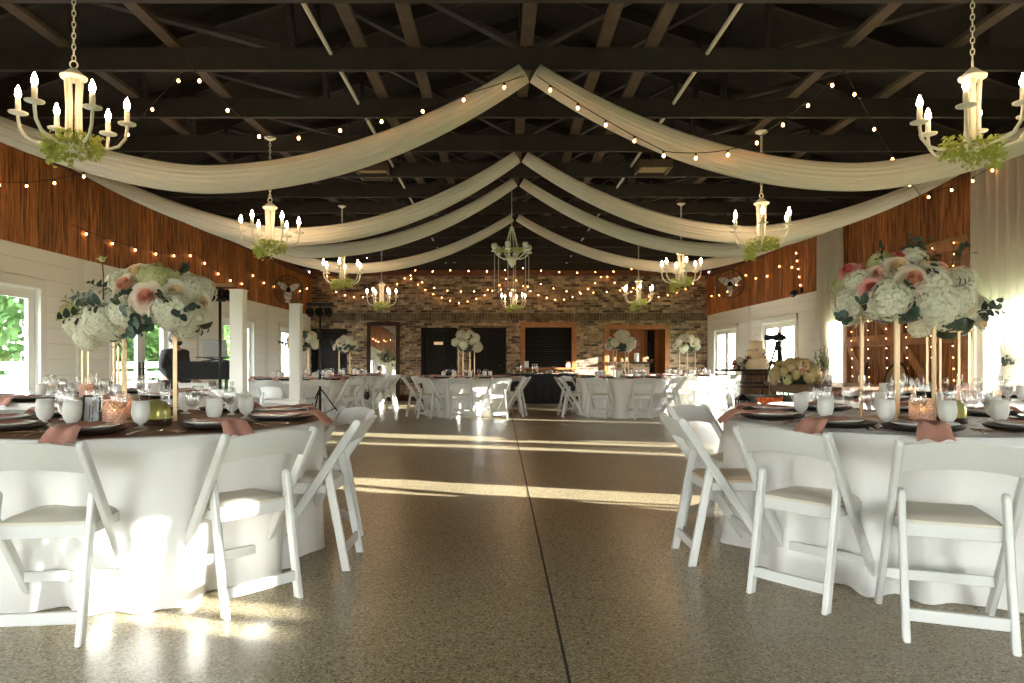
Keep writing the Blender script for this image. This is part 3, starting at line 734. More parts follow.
TABLES = [  # key, x, y, chair angles with d, wording, detail
    ('LA', -1.9, 3.8, [(-84, 1.15), (-40, 1.12), (0, 1.10), (37, 1.15), (77, 1.13), (117, 1.13), (157, 1.13), (197, 1.15), (236, 1.15)], 'the nearest left round table', 2),
    ('RA', 2.2, 3.88, [(249.5, 1.31), (219, 1.17), (180, 1.18), (135, 1.22), (96, 1.13), (58, 1.13), (20, 1.13), (338, 1.15), (288, 1.2)], 'the nearest right round table', 2),
    ('LB', -3.62, 6.35, [(-60, 1.15), (-20, 1.14), (20, 1.14), (60, 1.15), (100, 1.13), (140, 1.13), (215, 1.15), (255, 1.15)], 'the round table behind the nearest left one', 1),
    ('RB', 3.82, 5.95, [(200, 1.15), (165, 1.14), (130, 1.14), (95, 1.13), (60, 1.13), (25, 1.13), (310, 1.15), (345, 1.15)], 'the round table behind the nearest right one', 1),
    ('DA', -3.62, 12.75, [(-100, 1.15), (-62, 1.15), (-25, 1.15), (15, 1.15), (55, 1.15), (95, 1.15), (135, 1.15), (180, 1.15), (222, 1.15)], 'the round table behind the white columns', 0),
    ('DB', -3.62, 16.3, [(-95, 1.15), (-55, 1.2), (-15, 1.15), (18, 1.2), (60, 1.15), (100, 1.15), (140, 1.15), (180, 1.15), (225, 1.15)], 'the round table near the tall mirror', 0),
    ('EA', -.68, 14.2, [(-93, 1.15), (-54, 1.15), (-12, 1.2), (28, 1.15), (68, 1.15), (108, 1.15), (150, 1.15), (186, 1.2), (228, 1.15)], 'the round table before the two black doors', 0),
    ('EB', 2.45, 14.2, [(-78, 1.15), (-38, 1.15), (-8, 1.2), (30, 1.15), (70, 1.15), (110, 1.15), (150, 1.15), (188, 1.25), (238, 1.15)], 'the round table before the serving window', 0),
    ('EC', 4.35, 16.25, [(-105, 1.15), (-70, 1.15), (-35, 1.15), (10, 1.13), (50, 1.13), (95, 1.13), (140, 1.15), (180, 1.15), (222, 1.15)], 'the round table in the back right corner', 0),
]
TAB = {}
PL = {}
def setting(cx, cy, ang, detail, key, wb, seed):
    r = random.Random(seed); a = R(ang); e = Vector((math.cos(a), math.sin(a))); s = Vector((-e.y, e.x)); zt = TZ + .0135; rz = a - PI / 2
    def put(kind, rad, side, dz=0, rot=0, grp=None):
        rad += r.uniform(-.012, .012); side += r.uniform(-.012, .012)
        p = Vector((cx, cy)) + e * rad + s * side
        o = WARE[kind].put((p.x, p.y, zt + dz), rz + rot, 'x', None); PL.setdefault((key, kind), []).append(o); return o
    put('charger_plate', .70, 0); put('dinner_plate', .70, 0, .010)
    put('napkin', .625, 0, .036, r.uniform(-.12, .12))
    put('frosted_goblet', .47, .13)
    put('wine_glass', .42, .02)
    if detail:
        put('champagne_flute', .40, -.09)
        put('fork', .72, .21, 0, PI); put('knife', .72, -.20, 0, PI); put('spoon', .72, -.235, 0, PI)
for key, cx, cy, chs, wording, det in TABLES:
    t = table_p.put((cx, cy, 0), 0, 'round dining table hidden under the white cloth, ' + wording, None)
    c = cloth(hash(key) % 97 if False else sum(map(ord, key)), [a for a, d in chs]).build('tablecloth', 'cloth', None, (cx, cy, 0)); tag(c, 'white floor-length cloth draped over ' + wording, 'tablecloth')
    if det:
        o = overlay(.895 if key[0] == 'L' else .875, cx).build('table_overlay', 'overlay' if key[0] == 'L' else 'overlay_r', None, (cx, cy, 0)); tag(o, 'taupe satin overlay spread on ' + wording, 'tablecloth')
    cl = []
    for i, (a, d) in enumerate(chs):
        o = place_chair(cx, cy, a, d, chair_t if (key == 'RA' and i == 2) else chair_w); o['group'] = 'folding chairs around ' + wording
        cl.append(o)
    if key == 'RA': cl[2]['label'] = 'white folding chair with a tan seat at the aisle side of the nearest right table'; ORD.append(('# ivory-seated white folding chair from the left at ' + wording, [c for i, c in enumerate(cl) if i != 2]))
    else: ORD.append(('# white folding chair from the left at ' + wording, cl))
    for i, (a, d) in enumerate(chs): setting(cx, cy, a, det, key, wording, sum(map(ord, key)) + i)
    TAB[key] = (cx, cy, wording, det)
NM = {'charger_plate': 'dark charger plates', 'dinner_plate': 'white dinner plates', 'napkin': 'dusty rose napkins', 'frosted_goblet': 'frosted white goblets', 'wine_glass': 'clear wine glasses', 'champagne_flute': 'clear champagne flutes', 'fork': 'forks', 'knife': 'knives', 'spoon': 'spoons'}
NM1 = {k: v[:-1] if k != 'knife' else 'knife' for k, v in NM.items()}; NM1['wine_glass'] = 'clear wine glass'
for (key, kind), objs in PL.items():
    for o in objs: o['group'] = NM[kind] + ' on ' + TAB[key][2]
    ORD.append(('# %s from the left on %s' % (NM1[kind], TAB[key][2]), objs))
# flower stands, candles and jars at the middle of each table
STROT = {'LA': 26, 'RA': 14, 'LB': 20, 'RB': 35, 'DA': 10, 'DB': 15, 'EA': 25, 'EB': 5, 'EC': 30}
TOPZ = TZ + .0135
for key, (cx, cy, wb, det) in TAB.items():
    standp.put((cx, cy, TOPZ), R(STROT[key]), 'tall gold four-post flower stand on ' + wb)
CANDLE = [('LA', -.06, -.24, 'by the jar'), ('LA', -.26, .20, 'behind the small framed card'), ('RA', .0, -.22, 'in front of the gold stand'), ('RA', .27, .22, 'behind the olive jar'), ('LB', .02, -.26, 'standing'), ('RB', -.05, -.25, 'standing')]
for key, dx, dy, w_ in CANDLE:
    cx, cy, wb, d = TAB[key]; hob.put((cx + dx, cy + dy, TOPZ), rnd.uniform(0, 1), 'pink hobnail candle holder %s on %s' % (w_, wb))
jarp.put((TAB['LA'][0] + .17, TAB['LA'][1] - .27, TOPZ), 0, 'olive-gold rounded jar with brown base band on the nearest left table')
jarp.put((TAB['RA'][0] + .13, TAB['RA'][1] - .27, TOPZ), 0, 'olive-gold rounded jar with brown base band on the nearest right table')
for key in ('LB', 'RB', 'DA', 'DB', 'EA', 'EB', 'EC'):
    cx, cy, wb, d = TAB[key]; g = []
    for k in range(2): g.append(vot.put((cx + (.26, -.26)[k], cy - .2 + .1 * k, TOPZ), 0, 'x', 'votive candles on ' + wb))
    ORD.append(('# lit votive candle from the left on ' + wb, g))
def card_frame(loc, rz, label):
    t = thing('card_frame', label, 'picture frame', loc, rz); T = Matrix.Rotation(R(-14), 3, 'X')
    b = MB(); w, h = .072, .155
    for s in (-1, 1): b.cbox(T @ Vector((s * w / 2, 0, h / 2)), (.009, .012, h), .002, T)
    for z in (.005, h - .005): b.cbox(T @ Vector((0, 0, z)), (w, .012, .009), .002, T)
    b.box(T @ Vector((0, .006, h / 2)), (w, .003, h - .01), T); b.bar(T @ Vector((0, .008, h * .6)), Vector((0, .07, .003)), .02, .004)
    b.build('frame', 'blackmetal', t)
    b = MB(); b.box(T @ Vector((0, .002, h / 2)), (w - .010, .003, h - .014), T); b.build('card', 'card', t)
    b = MB()
    for k, (x, ln) in enumerate(((-.008, .07), (.006, .045), (.006, .02))): b.box(T @ Vector((x, .0002, h / 2 - .01 + (-.035 if k == 2 else .01 * k))), (.004, .001, ln), T)
    b.build('writing', 'ink', t)
card_frame((TAB['LA'][0] - .13, TAB['LA'][1] - .33, TOPZ), R(18), 'small black framed card leaning among glasses on the nearest left table')
card_frame((TAB['RA'][0] + .22, TAB['RA'][1] + .1, TOPZ), R(140), 'small black framed card seen from behind on the nearest right table')
# ------------------------------------------------------------------ chandeliers
def chain_mb(b, x, y, z0, z1, link_=.045, r=.0045):
    n = max(1, int((z1 - z0) / (link_ * .78))); h = (z1 - z0) / n
    for k in range(n):
        z = z0 + h * (k + .5); a = k % 2 * PI / 2
        b.tube([(x + .011 * math.cos(q) * math.cos(a), y + .011 * math.cos(q) * math.sin(a), z + .62 * h * math.sin(q)) for q in [2 * PI * i / 8 for i in range(8)]], r * .8, 5, closed=True)
def make_chandelier(drop):                                 # origin: the level of the drip plates; drop: from there up to the ceiling
    t = thing('chandelier', 'chandelier', 'chandelier')
    b = MB(); b.lathe([(0, drop), (.065, drop), (.062, drop - .012), (.03, drop - .028), (.012, drop - .04), (0, drop - .04)], 16); b.build('canopy', 'lampwhite', t)
    b = MB(); chain_mb(b, 0, 0, .375, drop - .03); b.build('chain', 'lampwhite', t)
    b = MB(); b.lathe([(0, .25), (.060, .25), (.078, .262), (.080, .275), (.06, .282), (.055, .292), (.03, .315), (.012, .33), (0, .33)], 20)
    b.tube([(.022 * math.cos(q), 0, .352 + .024 * math.sin(q)) for q in [2 * PI * i / 12 for i in range(12)]], .005, 6, closed=True); b.build('top_cap', 'lampwhite', t)
    for k in range(6):
        a = k * PI / 3 + .26; b = MB(); c, s = math.cos(a), math.sin(a)
        b.tube([(.045 * c, .045 * s, .255), (.034 * c, .034 * s, .08), (.036 * c, .036 * s, -.06), (.05 * c, .05 * s, -.16)], [.011, .013, .013, .011], 8); b.build('column_rod', 'lampwhite', t)
    b = MB(); b.lathe([(0, -.215), (.02, -.21), (.045, -.19), (.055, -.17), (.05, -.155), (0, -.15)], 16); b.build('bottom_hub', 'lampwhite', t)
    for k in range(6):
        a = k * PI / 3; c, s = math.cos(a), math.sin(a)
        b = MB(); b.tube([(r * c, r * s, z) for r, z in ((.04, -.165), (.11, -.175), (.19, -.175), (.255, -.15), (.295, -.095), (.305, -.03), (.305, 0))], .0105, 8)
        arm = b.build('arm', 'lampwhite', t)
        b = MB(); b.lathe([(0, -.008), (.03, -.006), (.054, .002), (.056, .009), (.05, .009), (0, .006)], 18, (.305 * c, .305 * s, 0)); b.build('drip_plate', 'lampwhite', arm)
        b = MB(); b.lathe([(0, 0), (.017, .004), (.0165, .09), (0, .092)], 10, (.305 * c, .305 * s, 0)); b.build('candle_sleeve', 'lampwhite', arm)
        b = MB(); b.lathe([(0, .09), (.009, .094), (.019, .118), (.0185, .135), (.010, .16), (.003, .178), (0, .18)], 10, (.305 * c, .305 * s, 0)); b.build('bulb', 'bulb', arm)
    return t
def leafy(seed, rx, ry, rz, n, droop=0., size=.022):
    r = random.Random(seed); b = MB()
    b.tube([(rx * .75 * math.cos(q), ry * .75 * math.sin(q), 0) for q in [2 * PI * i / 14 for i in range(14)]], .008, 5, closed=True)
    for _ in range(n):
        a = r.uniform(0, 2 * PI); k = r.uniform(.35, 1.) ** .6
        dz = r.uniform(-1, 1) * rz
        if droop and math.cos(a - 2.2) > .4: dz -= r.uniform(0, droop)
        p = Vector((rx * k * math.cos(a), ry * k * math.sin(a), dz)); s = size * r.uniform(.6, 1.3)
        u = Vector((math.cos(a), math.sin(a), r.uniform(-1.2, .7))) + Vector((r.gauss(0, .5), r.gauss(0, .5), r.gauss(0, .3))); u.normalize(); w = u.orthogonal().normalized(); w.rotate(Quaternion(u, r.uniform(0, 6))); nrm = u.cross(w) * s * .25
        b.add([p - u * s, p + w * s * .55 + nrm, p + u * s, p - w * s * .55 + nrm, p], [(0, 1, 4), (1, 2, 4), (2, 3, 4), (3, 0, 4)], True)
    return b
gar = [Proto(leafy(3 + k, .175, .175, .06, 520, (.08, .14)[k]).build('greenery_garland', 'garland')) for k in range(2)]
for g_ in gar: g_.root['category'] = 'garland'
CHL = [(-2.74, 4.5, 2.64, 20, 'the nearest left chandelier'), (2.97, 4.4, 2.60, 50, 'the nearest right chandelier'), (-2.53, 7.7, 2.51, 12, 'the second left chandelier'), (2.8, 7.5, 2.51, 12, 'the second right chandelier'),
       (-2.50, 11.08, 2.50, 35, 'the third left chandelier'), (2.82, 10.9, 2.50, 30, 'the third right chandelier'), (-2.52, 14.9, 2.46, 5, 'the farthest left chandelier'), (2.87, 14.5, 2.48, 25, 'the farthest right chandelier'), (.34, 17.6, 2.62, 15, 'the small chandelier before the brick wall')]
WORDC = {0: 'nearest on the left side', 1: 'nearest on the right side', 2: 'second from the front on the left side', 3: 'second from the front on the right side', 4: 'third from the front on the left side', 5: 'third from the front on the right side', 6: 'farthest on the left side', 7: 'farthest on the right side', 8: 'hanging in the middle before the brick wall'}
base = {}
for k, (x, y, z, a, wd) in enumerate(CHL):
    dr = round(CH0 - z, 3)
    lab = 'white six-candle chandelier with lit bulbs, ' + WORDC[k]
    if not base: c = make_chandelier(dr); base[0] = c
    else:
        c = dup(base[0])
        for ch in [q for q in c.children if q.name.startswith(('canopy', 'chain'))]: bpy.data.objects.remove(ch)
        b = MB(); b.lathe([(0, dr), (.065, dr), (.062, dr - .012), (.03, dr - .028), (.012, dr - .04), (0, dr - .04)], 16); b.build('canopy', 'lampwhite', c)
        b = MB(); chain_mb(b, 0, 0, .375, dr - .03); b.build('chain', 'lampwhite', c)
    c.location = (x, y, z); c.rotation_euler = (0, 0, R(a)); c['label'] = lab; c['group'] = 'six-candle chandeliers'
    gar[k % 2].put((x, y, z - .165), R(a * 3), 'leafy green garland wrapped round the base of ' + wd, 'chandelier garlands')
# crystal and bead chandelier at the centre line
t = thing('beaded_chandelier', 'beaded white chandelier with hanging bead strands under the drape peak', 'chandelier', (.17, 10.1, 2.60))
b = MB(); b.tube([(0, 0, .42), (0, 0, CH0 - 2.6)], .006, 6); b.build('hanging_cord', 'beads', t)
b = MB()
for k in range(10):
    a = 2 * PI * k / 10
    for i in range(16):
        u = i / 15; rr = .02 + .085 * u ** 1.5 + .02 * math.sin(u * PI); b.sphere((rr * math.cos(a), rr * math.sin(a), .42 - .38 * u), .0105, 6, 4)
    for i in range(7):
        u = i / 6; rr = .105 * (1 - u); b.sphere((rr * math.cos(a), rr * math.sin(a), .04 - .10 * math.sin(u * PI / 2)), .0105, 6, 4)
b.build('bead_basket', 'beads', t)
b = MB(); b.lathe([(0, -.16), (.012, -.15), (.045, -.10), (.07, -.05), (.06, -.02), (0, .0)], 16); b.build('bowl', 'lampwhite', t)
for k in range(6):
    a = k * PI / 3 + .3; c, s = math.cos(a), math.sin(a)
    b = MB(); b.tube([(.05 * c, .05 * s, -.03), (.14 * c, .14 * s, -.03), (.22 * c, .22 * s, .01), (.26 * c, .26 * s, .06)], .009, 6); arm = b.build('arm', 'lampwhite', t)
    b = MB(); b.lathe([(0, .05), (.045, .06), (.05, .075), (.02, .085), (.028, .10), (.045, .13), (.04, .17), (.03, .18), (0, .18)], 12, (.26 * c, .26 * s, 0)); b.build('cup', 'beads', arm)
    b = MB(); n = 34
    for i in range(n): b.sphere((.26 * c, .26 * s, .02 - .53 * i / n), .0065 if i < n - 1 else .014, 6, 4)
    b.build('bead_strand', 'beads', arm)
b = leafy(9, .22, .22, .04, 130, 0, .025); o = b.build('greenery_garland', 'garland', None, (.17, 10.1, 2.70)); tag(o, 'leafy sprigs tucked between the arms of the beaded chandelier', 'garland')

# ------------------------------------------------------------------ drapes
def swag(Y, side, seed, sagz, kend=3.5, w=(.108, .075), slant=0.):
    r = random.Random(seed); X0 = XC + side * .05; X1 = (XL + .06) if side < 0 else (XR - .06); zp = CH0 - .03
    n = 41; pts = []
    a = zp - sagz; e = kend - sagz; um = math.sqrt(a) / (math.sqrt(a) + math.sqrt(e))
    for i in range(n):
        u = i / (n - 1); z = sagz + (a * ((um - u) / um) ** 2 if u < um else e * ((u - um) / (1 - um)) ** 1.6)
        pts.append(Vector((X0 + (X1 - X0) * u, Y + slant * u, z)))
    nv = 72; ph = [r.uniform(0, 6) for _ in range(4)]
    b = MB()
    def fn(i, j):
        u = i / (n - 1); q = 2 * PI * j / nv
        tg = (pts[min(i + 1, n - 1)] - pts[max(i - 1, 0)]).normalized(); s = Vector((0, 1, 0)); up = s.cross(tg); up = up if up.z > 0 else -up
        g = .72 + .28 * math.sin(PI * min(u / .35, 1) / 2) if u < .5 else .55 + .45 * math.sin(PI * min((1 - u) / .4, 1) / 2)
        k = 1 + .10 * math.sin(17 * q + ph[0] + 1.5 * u) + .06 * math.sin(29 * q + ph[1] - u * 2)
        return pts[i] + (up * math.sin(q) * w[0] + s * math.cos(q) * w[1]) * k * g
    vs = [fn(i, j) for i in range(n) for j in range(nv)]
    b.add(vs, [(i * nv + j, i * nv + (j + 1) % nv, (i + 1) * nv + (j + 1) % nv, (i + 1) * nv + j) for i in range(n - 1) for j in range(nv)] + [tuple(range(nv))[::-1], tuple(range((n - 1) * nv, n * nv))], True)
    return b
SW = [(5.92, 2.62, 'nearest', .108), (8.33, 2.57, 'second', .095), (9.5, 2.58, 'third', .082), (11.84, 2.66, 'farthest', .08)]
for k, (y, sz, wd, w_) in enumerate(SW):
    for s in (-1, 1):
        b = swag(y, s, 5 * k + s, sz + (.0 if s < 0 else .02), 3.5, (w_, w_ * .7), slant=0)
        o = b.build('ceiling_drape', 'drape'); tag(o, '%s swag of ivory chiffon looping from the ridge to the %s wall' % (wd, 'left' if s < 0 else 'right'), 'drape', 'swagged ceiling drapes')

# ------------------------------------------------------------------ string lights
def string_lights(label, pts, nb, sag=.12, m='stringbulb', br=.0125, wire=.004, group=None, name='string_lights', hang=True, seed=0):
    pts = [Vector(p) for p in pts]; fine = []
    for p, q in zip(pts[:-1], pts[1:]):
        for i in range(10): u = i / 10; fine.append(p.lerp(q, u) - Vector((0, 0, sag * 4 * u * (1 - u))))
    fine.append(pts[-1])
    b = MB(); b.tube(fine, wire, 5); t = b.build(name, 'wire'); tag(t, label, 'string lights', group)
    L = [0]
    for p, q in zip(fine[:-1], fine[1:]): L.append(L[-1] + (q - p).length)
    mb = MB()
    if hang:
        mb.lathe([(0, -.028), (.010, -.028), (.010, -.006), (0, 0)], 8)
        mb.cur = 1; mb.lathe([(0, -.028 - 2.3 * br), (br * .5, -.028 - 2.15 * br), (br, -.028 - 1.3 * br), (br * .8, -.028 - .5 * br), (br * .45, -.028), (0, -.028)], 10)
    else: mb.cur = 1; mb.sphere((0, 0, 0), br, 6, 4)
    proto = None
    for k in range(nb):
        d = L[-1] * (k + .5) / nb; i = max(j for j in range(len(L)) if L[j] <= d); i = min(i, len(fine) - 2)
        p = fine[i].lerp(fine[i + 1], (d - L[i]) / max(1e-6, L[i + 1] - L[i]))
        if proto is None: proto = mb.build('light_bulb', ['wire', m], t, p)
        else: dup(proto, p, parent=t)
    return t
string_lights('string of warm round bulbs along the nearest left swag', [(.2, 5.72, 3.42), (-1.9, 5.75, 2.92), (-2.6, 5.8, 3.58)], 9, .05)
string_lights('string of warm round bulbs dipping from the trusses to the left wall top', [(-2.55, 5.8, 3.58), (-4.1, 6.9, 2.95), (-5.2, 7.4, 2.98), (-5.2, 6.6, 2.95)], 9, .03)
string_lights('string of warm round bulbs along the nearest right swag', [(.3, 5.72, 3.42), (1.35, 5.72, 2.80), (2.0, 5.75, 2.85), (2.85, 5.8, 3.5)], 11, .03)
string_lights('string of warm round bulbs dipping from the trusses near the nearest right chandelier', [(2.85, 5.8, 3.5), (4.2, 7.0, 2.75), (5.66, 7.9, 3.35)], 8, .05)
string_lights('string of warm bulbs along the left wall boards, nearest stretch', [(-5.2, 8.5, 2.75), (-5.2, 12.0, 2.95), (-5.2, 14.4, 2.72)], 10, .12, br=.013)
string_lights('string of warm bulbs along the left wall boards near the wall fan', [(-5.2, 14.4, 3.0), (-5.2, 17.0, 2.95), (-5.2, 19.2, 3.2)], 7, .12, br=.013)
string_lights('string of warm bulbs along the right wall boards near the wall fan', [(5.7, 19.2, 2.95), (5.7, 16.2, 3.15), (5.7, 14.2, 3.1), (5.7, 13.4, 3.15)], 9, .18, br=.013)
string_lights('string of warm bulbs hanging down the right wall boards beside the curtain', [(5.7, 13.5, 3.3), (5.7, 13.3, 2.6), (5.7, 13.3, 2.5)], 5, .0, br=.013)
YS = YB - .07
def bwp(px, py, Y=YS): return P(px, py, Y)
string_lights('swag of glowing string lights on the brick above the tall mirror', [bwp(322, 262), bwp(335, 290), bwp(358, 296), bwp(385, 290), bwp(408, 274)], 12, .03, br=.012)
string_lights('swag of glowing string lights on the brick above the two black doors', [bwp(408, 274), bwp(428, 290), bwp(460, 302), bwp(490, 291), bwp(509, 274)], 13, .03, br=.012)
string_lights('swag of glowing string lights on the brick above the serving window', [bwp(513, 276), bwp(535, 292), bwp(560, 299), bwp(585, 290), bwp(604, 272)], 12, .03, br=.012)
string_lights('swag of glowing string lights on the brick above the wood-lined opening', [bwp(604, 272), bwp(625, 288), bwp(655, 296), bwp(685, 288), bwp(703, 272)], 12, .03, br=.012)
string_lights('string of small bulbs strung across the hall at the last trusses', [P(330, 240, 17), P(400, 266, 16.5), P(455, 268, 16.2), P(520, 266, 16.4), P(600, 270, 16.5), P(650, 262, 16.5), P(700, 248, 17)], 22, .06, br=.012)
string_lights('string of small bulbs strung low across the hall before the brick wall', [P(405, 270, 17.6), P(440, 288, 17.6), P(490, 288, 17.6), P(540, 282, 17.6), P(580, 291, 17.6), P(640, 285, 17.6)], 18, .05, br=.012)
# ------------------------------------------------------------------ flowers: one of each kind, copied as parts of the arrangements
def hydrangea_mb(seed, n=150):
    r = random.Random(seed); b = MB(); b.cur = 0
    b.sphere((0, 0, 0), .80, 12, 8); b.cur = 1
    for k in range(n):
        z = 1 - 2 * (k + .5) / n
        if z < -.75: continue
        a = k * 2.39996; rr = math.sqrt(1 - z * z); d = Vector((rr * math.cos(a), rr * math.sin(a), z)); lump = 1 + .10 * math.sin(3 * a + seed) * rr
        p = d * (.86 + r.uniform(-.06, .12)) * lump; u = d.orthogonal().normalized(); u.rotate(Quaternion(d, r.uniform(0, 6))); v = d.cross(u); s = r.uniform(.15, .22)
        for q in range(4):
            e = u * math.cos(q * PI / 2) + v * math.sin(q * PI / 2); f = u * math.cos(q * PI / 2 + PI / 2) + v * math.sin(q * PI / 2 + PI / 2); up = d * s * .35
            b.add([p, p + e * s * .55 + f * s * .5 + up * .4, p + e * s * 1.05 + up * (r.uniform(.2, .9)), p + e * s * .55 - f * s * .5 + up * .4], [(0, 1, 2, 3)])
    return b
def rose_mb(seed):
    r = random.Random(seed); b = MB()
    for ring, (rad, npet, open_, hgt) in enumerate(((.08, 3, .0, .42), (.17, 3, .03, .46), (.28, 4, .07, .46), (.40, 4, .14, .43), (.54, 5, .28, .36), (.70, 5, .50, .24), (.86, 6, .80, .06))):
        b.cur = 1 if ring < 4 else 0
        for k in range(npet):
            a0 = 2 * PI * (k + ring * .37) / npet; wd = 2 * PI / npet * .72
            def fn(i, j):
                u = -1 + 2 * i / 8; v = j / 5; a = a0 + u * wd
                rr = rad * (.35 + .65 * v ** .7) * (1 + .20 * u * v) + open_ * .30 * v ** 3; z = -.5 + (hgt + .5) * v - open_ * .25 * v ** 4 - .16 * u * u * v
                return Vector((rr * math.cos(a), rr * math.sin(a), z))
            b.grid(fn, 9, 6)
    b.cur = 0; b.sphere((0, 0, -.32), .42, 10, 6); return b
def sprig_mb(seed, n=7, round_=True, ln=1.0):
    r = random.Random(seed); b = MB(); b.cur = 0
    pts = [Vector((.12 * math.sin(i * .5), .06 * math.sin(i * .9), ln * i / 8)) for i in range(9)]
    b.tube(pts, [.022 - .002 * i for i in range(9)], 5); b.cur = 1
    for k in range(n):
        z = ln * (.22 + .8 * k / n); side = 1 if k % 2 else -1; a = r.uniform(-.6, .6); i = min(8, int(z / ln * 8)); c = pts[i].copy(); c.z = z
        d = Vector((side * math.cos(a), math.sin(a), .45)).normalized(); s = (.20 if round_ else .24) * r.uniform(.75, 1.2) * (1 - .35 * k / n)
        w = d.cross(Vector((0, .5, 1))).normalized(); nn = d.cross(w); ring = []
        for q in range(9):
            t = 2 * PI * q / 9; ring.append(c + d * s * (1 + math.cos(t)) + w * s * math.sin(t) * (.92 if round_ else .5) + nn * s * .18 * math.cos(2 * t))
        b.add(ring + [c + d * s], [(q, (q + 1) % 9, 9) for q in range(9)], True)
    return b
FL = {}
def fl_mesh(key, name, mb, mats):
    o = mb.build(name, mats, normals=False); FL[key] = o.data; o.data.name = name; bpy.data.objects.remove(o)
for i in range(3): fl_mesh('H%d' % i, 'hydrangea', hydrangea_mb(i), ['hydcore', 'hyd'])
fl_mesh('G', 'hydrangea', hydrangea_mb(5), ['hydcore', 'hydg']); fl_mesh('D', 'hydrangea', hydrangea_mb(6), ['hydcore', 'hydd'])
fl_mesh('C', 'rose', rose_mb(1), ['cream', 'cream2']); fl_mesh('B', 'rose', rose_mb(2), ['blush', 'blush2']); fl_mesh('K', 'rose', rose_mb(3), ['pink', 'pink2'])
fl_mesh('S', 'eucalyptus_sprig', sprig_mb(1, 7), ['stem', 'euc']); fl_mesh('T', 'leaf_sprig', sprig_mb(2, 6, False), ['stem', 'leaf'])
FN = {'H': 'hydrangea', 'G': 'hydrangea', 'D': 'hydrangea', 'C': 'rose', 'B': 'rose', 'K': 'rose', 'S': 'eucalyptus_sprig', 'T': 'leaf_sprig'}
def flower(root, key, p, r, d):
    me = FL[key if key != 'H' else 'H%d' % rnd.randrange(3)]
    o = link(FN[key[0]], me, root, p); o.scale = (r, r, r); o.rotation_mode = 'QUATERNION'
    q = Vector(d).to_track_quat('Z', 'Y'); o.rotation_quaternion = q @ Quaternion((0, 0, 1), rnd.uniform(0, 6)); 
    if key in ('K', 'G', 'D'): o['label'] = {'K': 'pink rose', 'G': 'green hydrangea', 'D': 'dried gold hydrangea'}[key]
    return o
def mossball(root, rx, ry, rz):
    b = MB(); b.sphere((0, 0, rz * .55), 1, 14, 8, (rx, ry, rz)); b.build('foliage_base', 'leaf', root)
def arrangement(label, loc, wide, tall, n, mix, seed, sprigs=6, group=None, fr=.095):
    t = thing('flower_arrangement', label, 'flower arrangement', loc, 0, group); r = random.Random(seed)
    mossball(t, wide * .30, wide * .30, tall * .42)
    for k in range(n):
        u = (k + .5) / n; el = -.25 + 1.7 * u ** .9; a = k * 2.39996 + seed
        d = Vector((math.cos(a) * math.cos(el), math.sin(a) * math.cos(el), math.sin(el)))
        p = Vector((d.x * wide * .40, d.y * wide * .40, tall * .22 + d.z * tall * .62)); key = mix[k % len(mix)]
        flower(t, key, p, fr * (1.1 if key in 'HGD' else .75) * r.uniform(.85, 1.15), d + Vector((0, -.25, .2)))
    for k in range(sprigs):
        a = r.uniform(0, 2 * PI); d = Vector((math.cos(a), math.sin(a), r.uniform(-.4, .9)))
        flower(t, 'ST'[k % 2], Vector((d.x * wide * .3, d.y * wide * .3, tall * .3 + d.z * tall * .25)), r.uniform(.14, .24), d)
    return t
SH = TOPZ + .575
def placed(label, key, items, seed):
    cx, cy, wb, d = TAB[key]; t = thing('flower_arrangement', label, 'flower arrangement', (cx, cy, SH)); mossball(t, .19, .19, .11)
    o = Vector((cx, cy, SH))
    for k, px, py, dep, r in items:
        p = P(px, py, cy + dep) - o; dd = Vector((p.x, p.y - .06, p.z - .02)) if k in 'STst' else Vector((p.x * .8, p.y - .16, p.z * .8 + .04))
        flower(t, k, p, r * (.62 if k in 'ST' else .92 if k in 'CBK' else 1), dd)
    r = random.Random(seed)
    for k in range(9):                                     # the side away from the camera
        a = PI * (k + .5) / 9; p = Vector((.22 * math.cos(a), .10 + .16 * math.sin(a), .05 + .14 * r.random())); flower(t, 'HCGHB'[k % 5], p, .09, p)
    return t
placed('large white and pink flower arrangement on the gold stand of the nearest right table', 'RA', [
    ('K', 849, 270, -.02, .062), ('H', 851, 303, -.05, .095), ('H', 858, 284, -.05, .078), ('K', 872, 288, -.20, .062), ('B', 880, 274, -.12, .075), ('G', 881, 264, -.02, .072), ('H', 890, 299, -.22, .115), ('H', 876, 304, -.15, .08),
    ('C', 898, 267, -.16, .085), ('K', 901, 257, -.02, .066), ('B', 914, 279, -.25, .085), ('H', 911, 262, .0, .085), ('C', 925, 263, -.1, .06), ('H', 933, 285, -.22, .095), ('H', 936, 304, -.24, .115), ('H', 956, 300, -.16, .098), ('B', 941, 269, -.1, .075), ('H', 961, 281, -.02, .085), ('H', 921, 300, -.12, .09),
    ('T', 866, 304, -.22, .18), ('T', 905, 290, -.26, .15), ('T', 955, 287, -.22, .15), ('S', 850, 316, -.16, .2), ('S', 909, 314, -.2, .16), ('S', 900, 316, -.18, .15), ('T', 925, 268, -.1, .16), ('T', 927, 278, -.24, .12), ('S', 915, 262, .0, .24), ('S', 907, 260, .06, .24), ('S', 948, 262, .0, .24), ('S', 955, 265, .05, .22), ('T', 884, 262, -.1, .2)], 3)
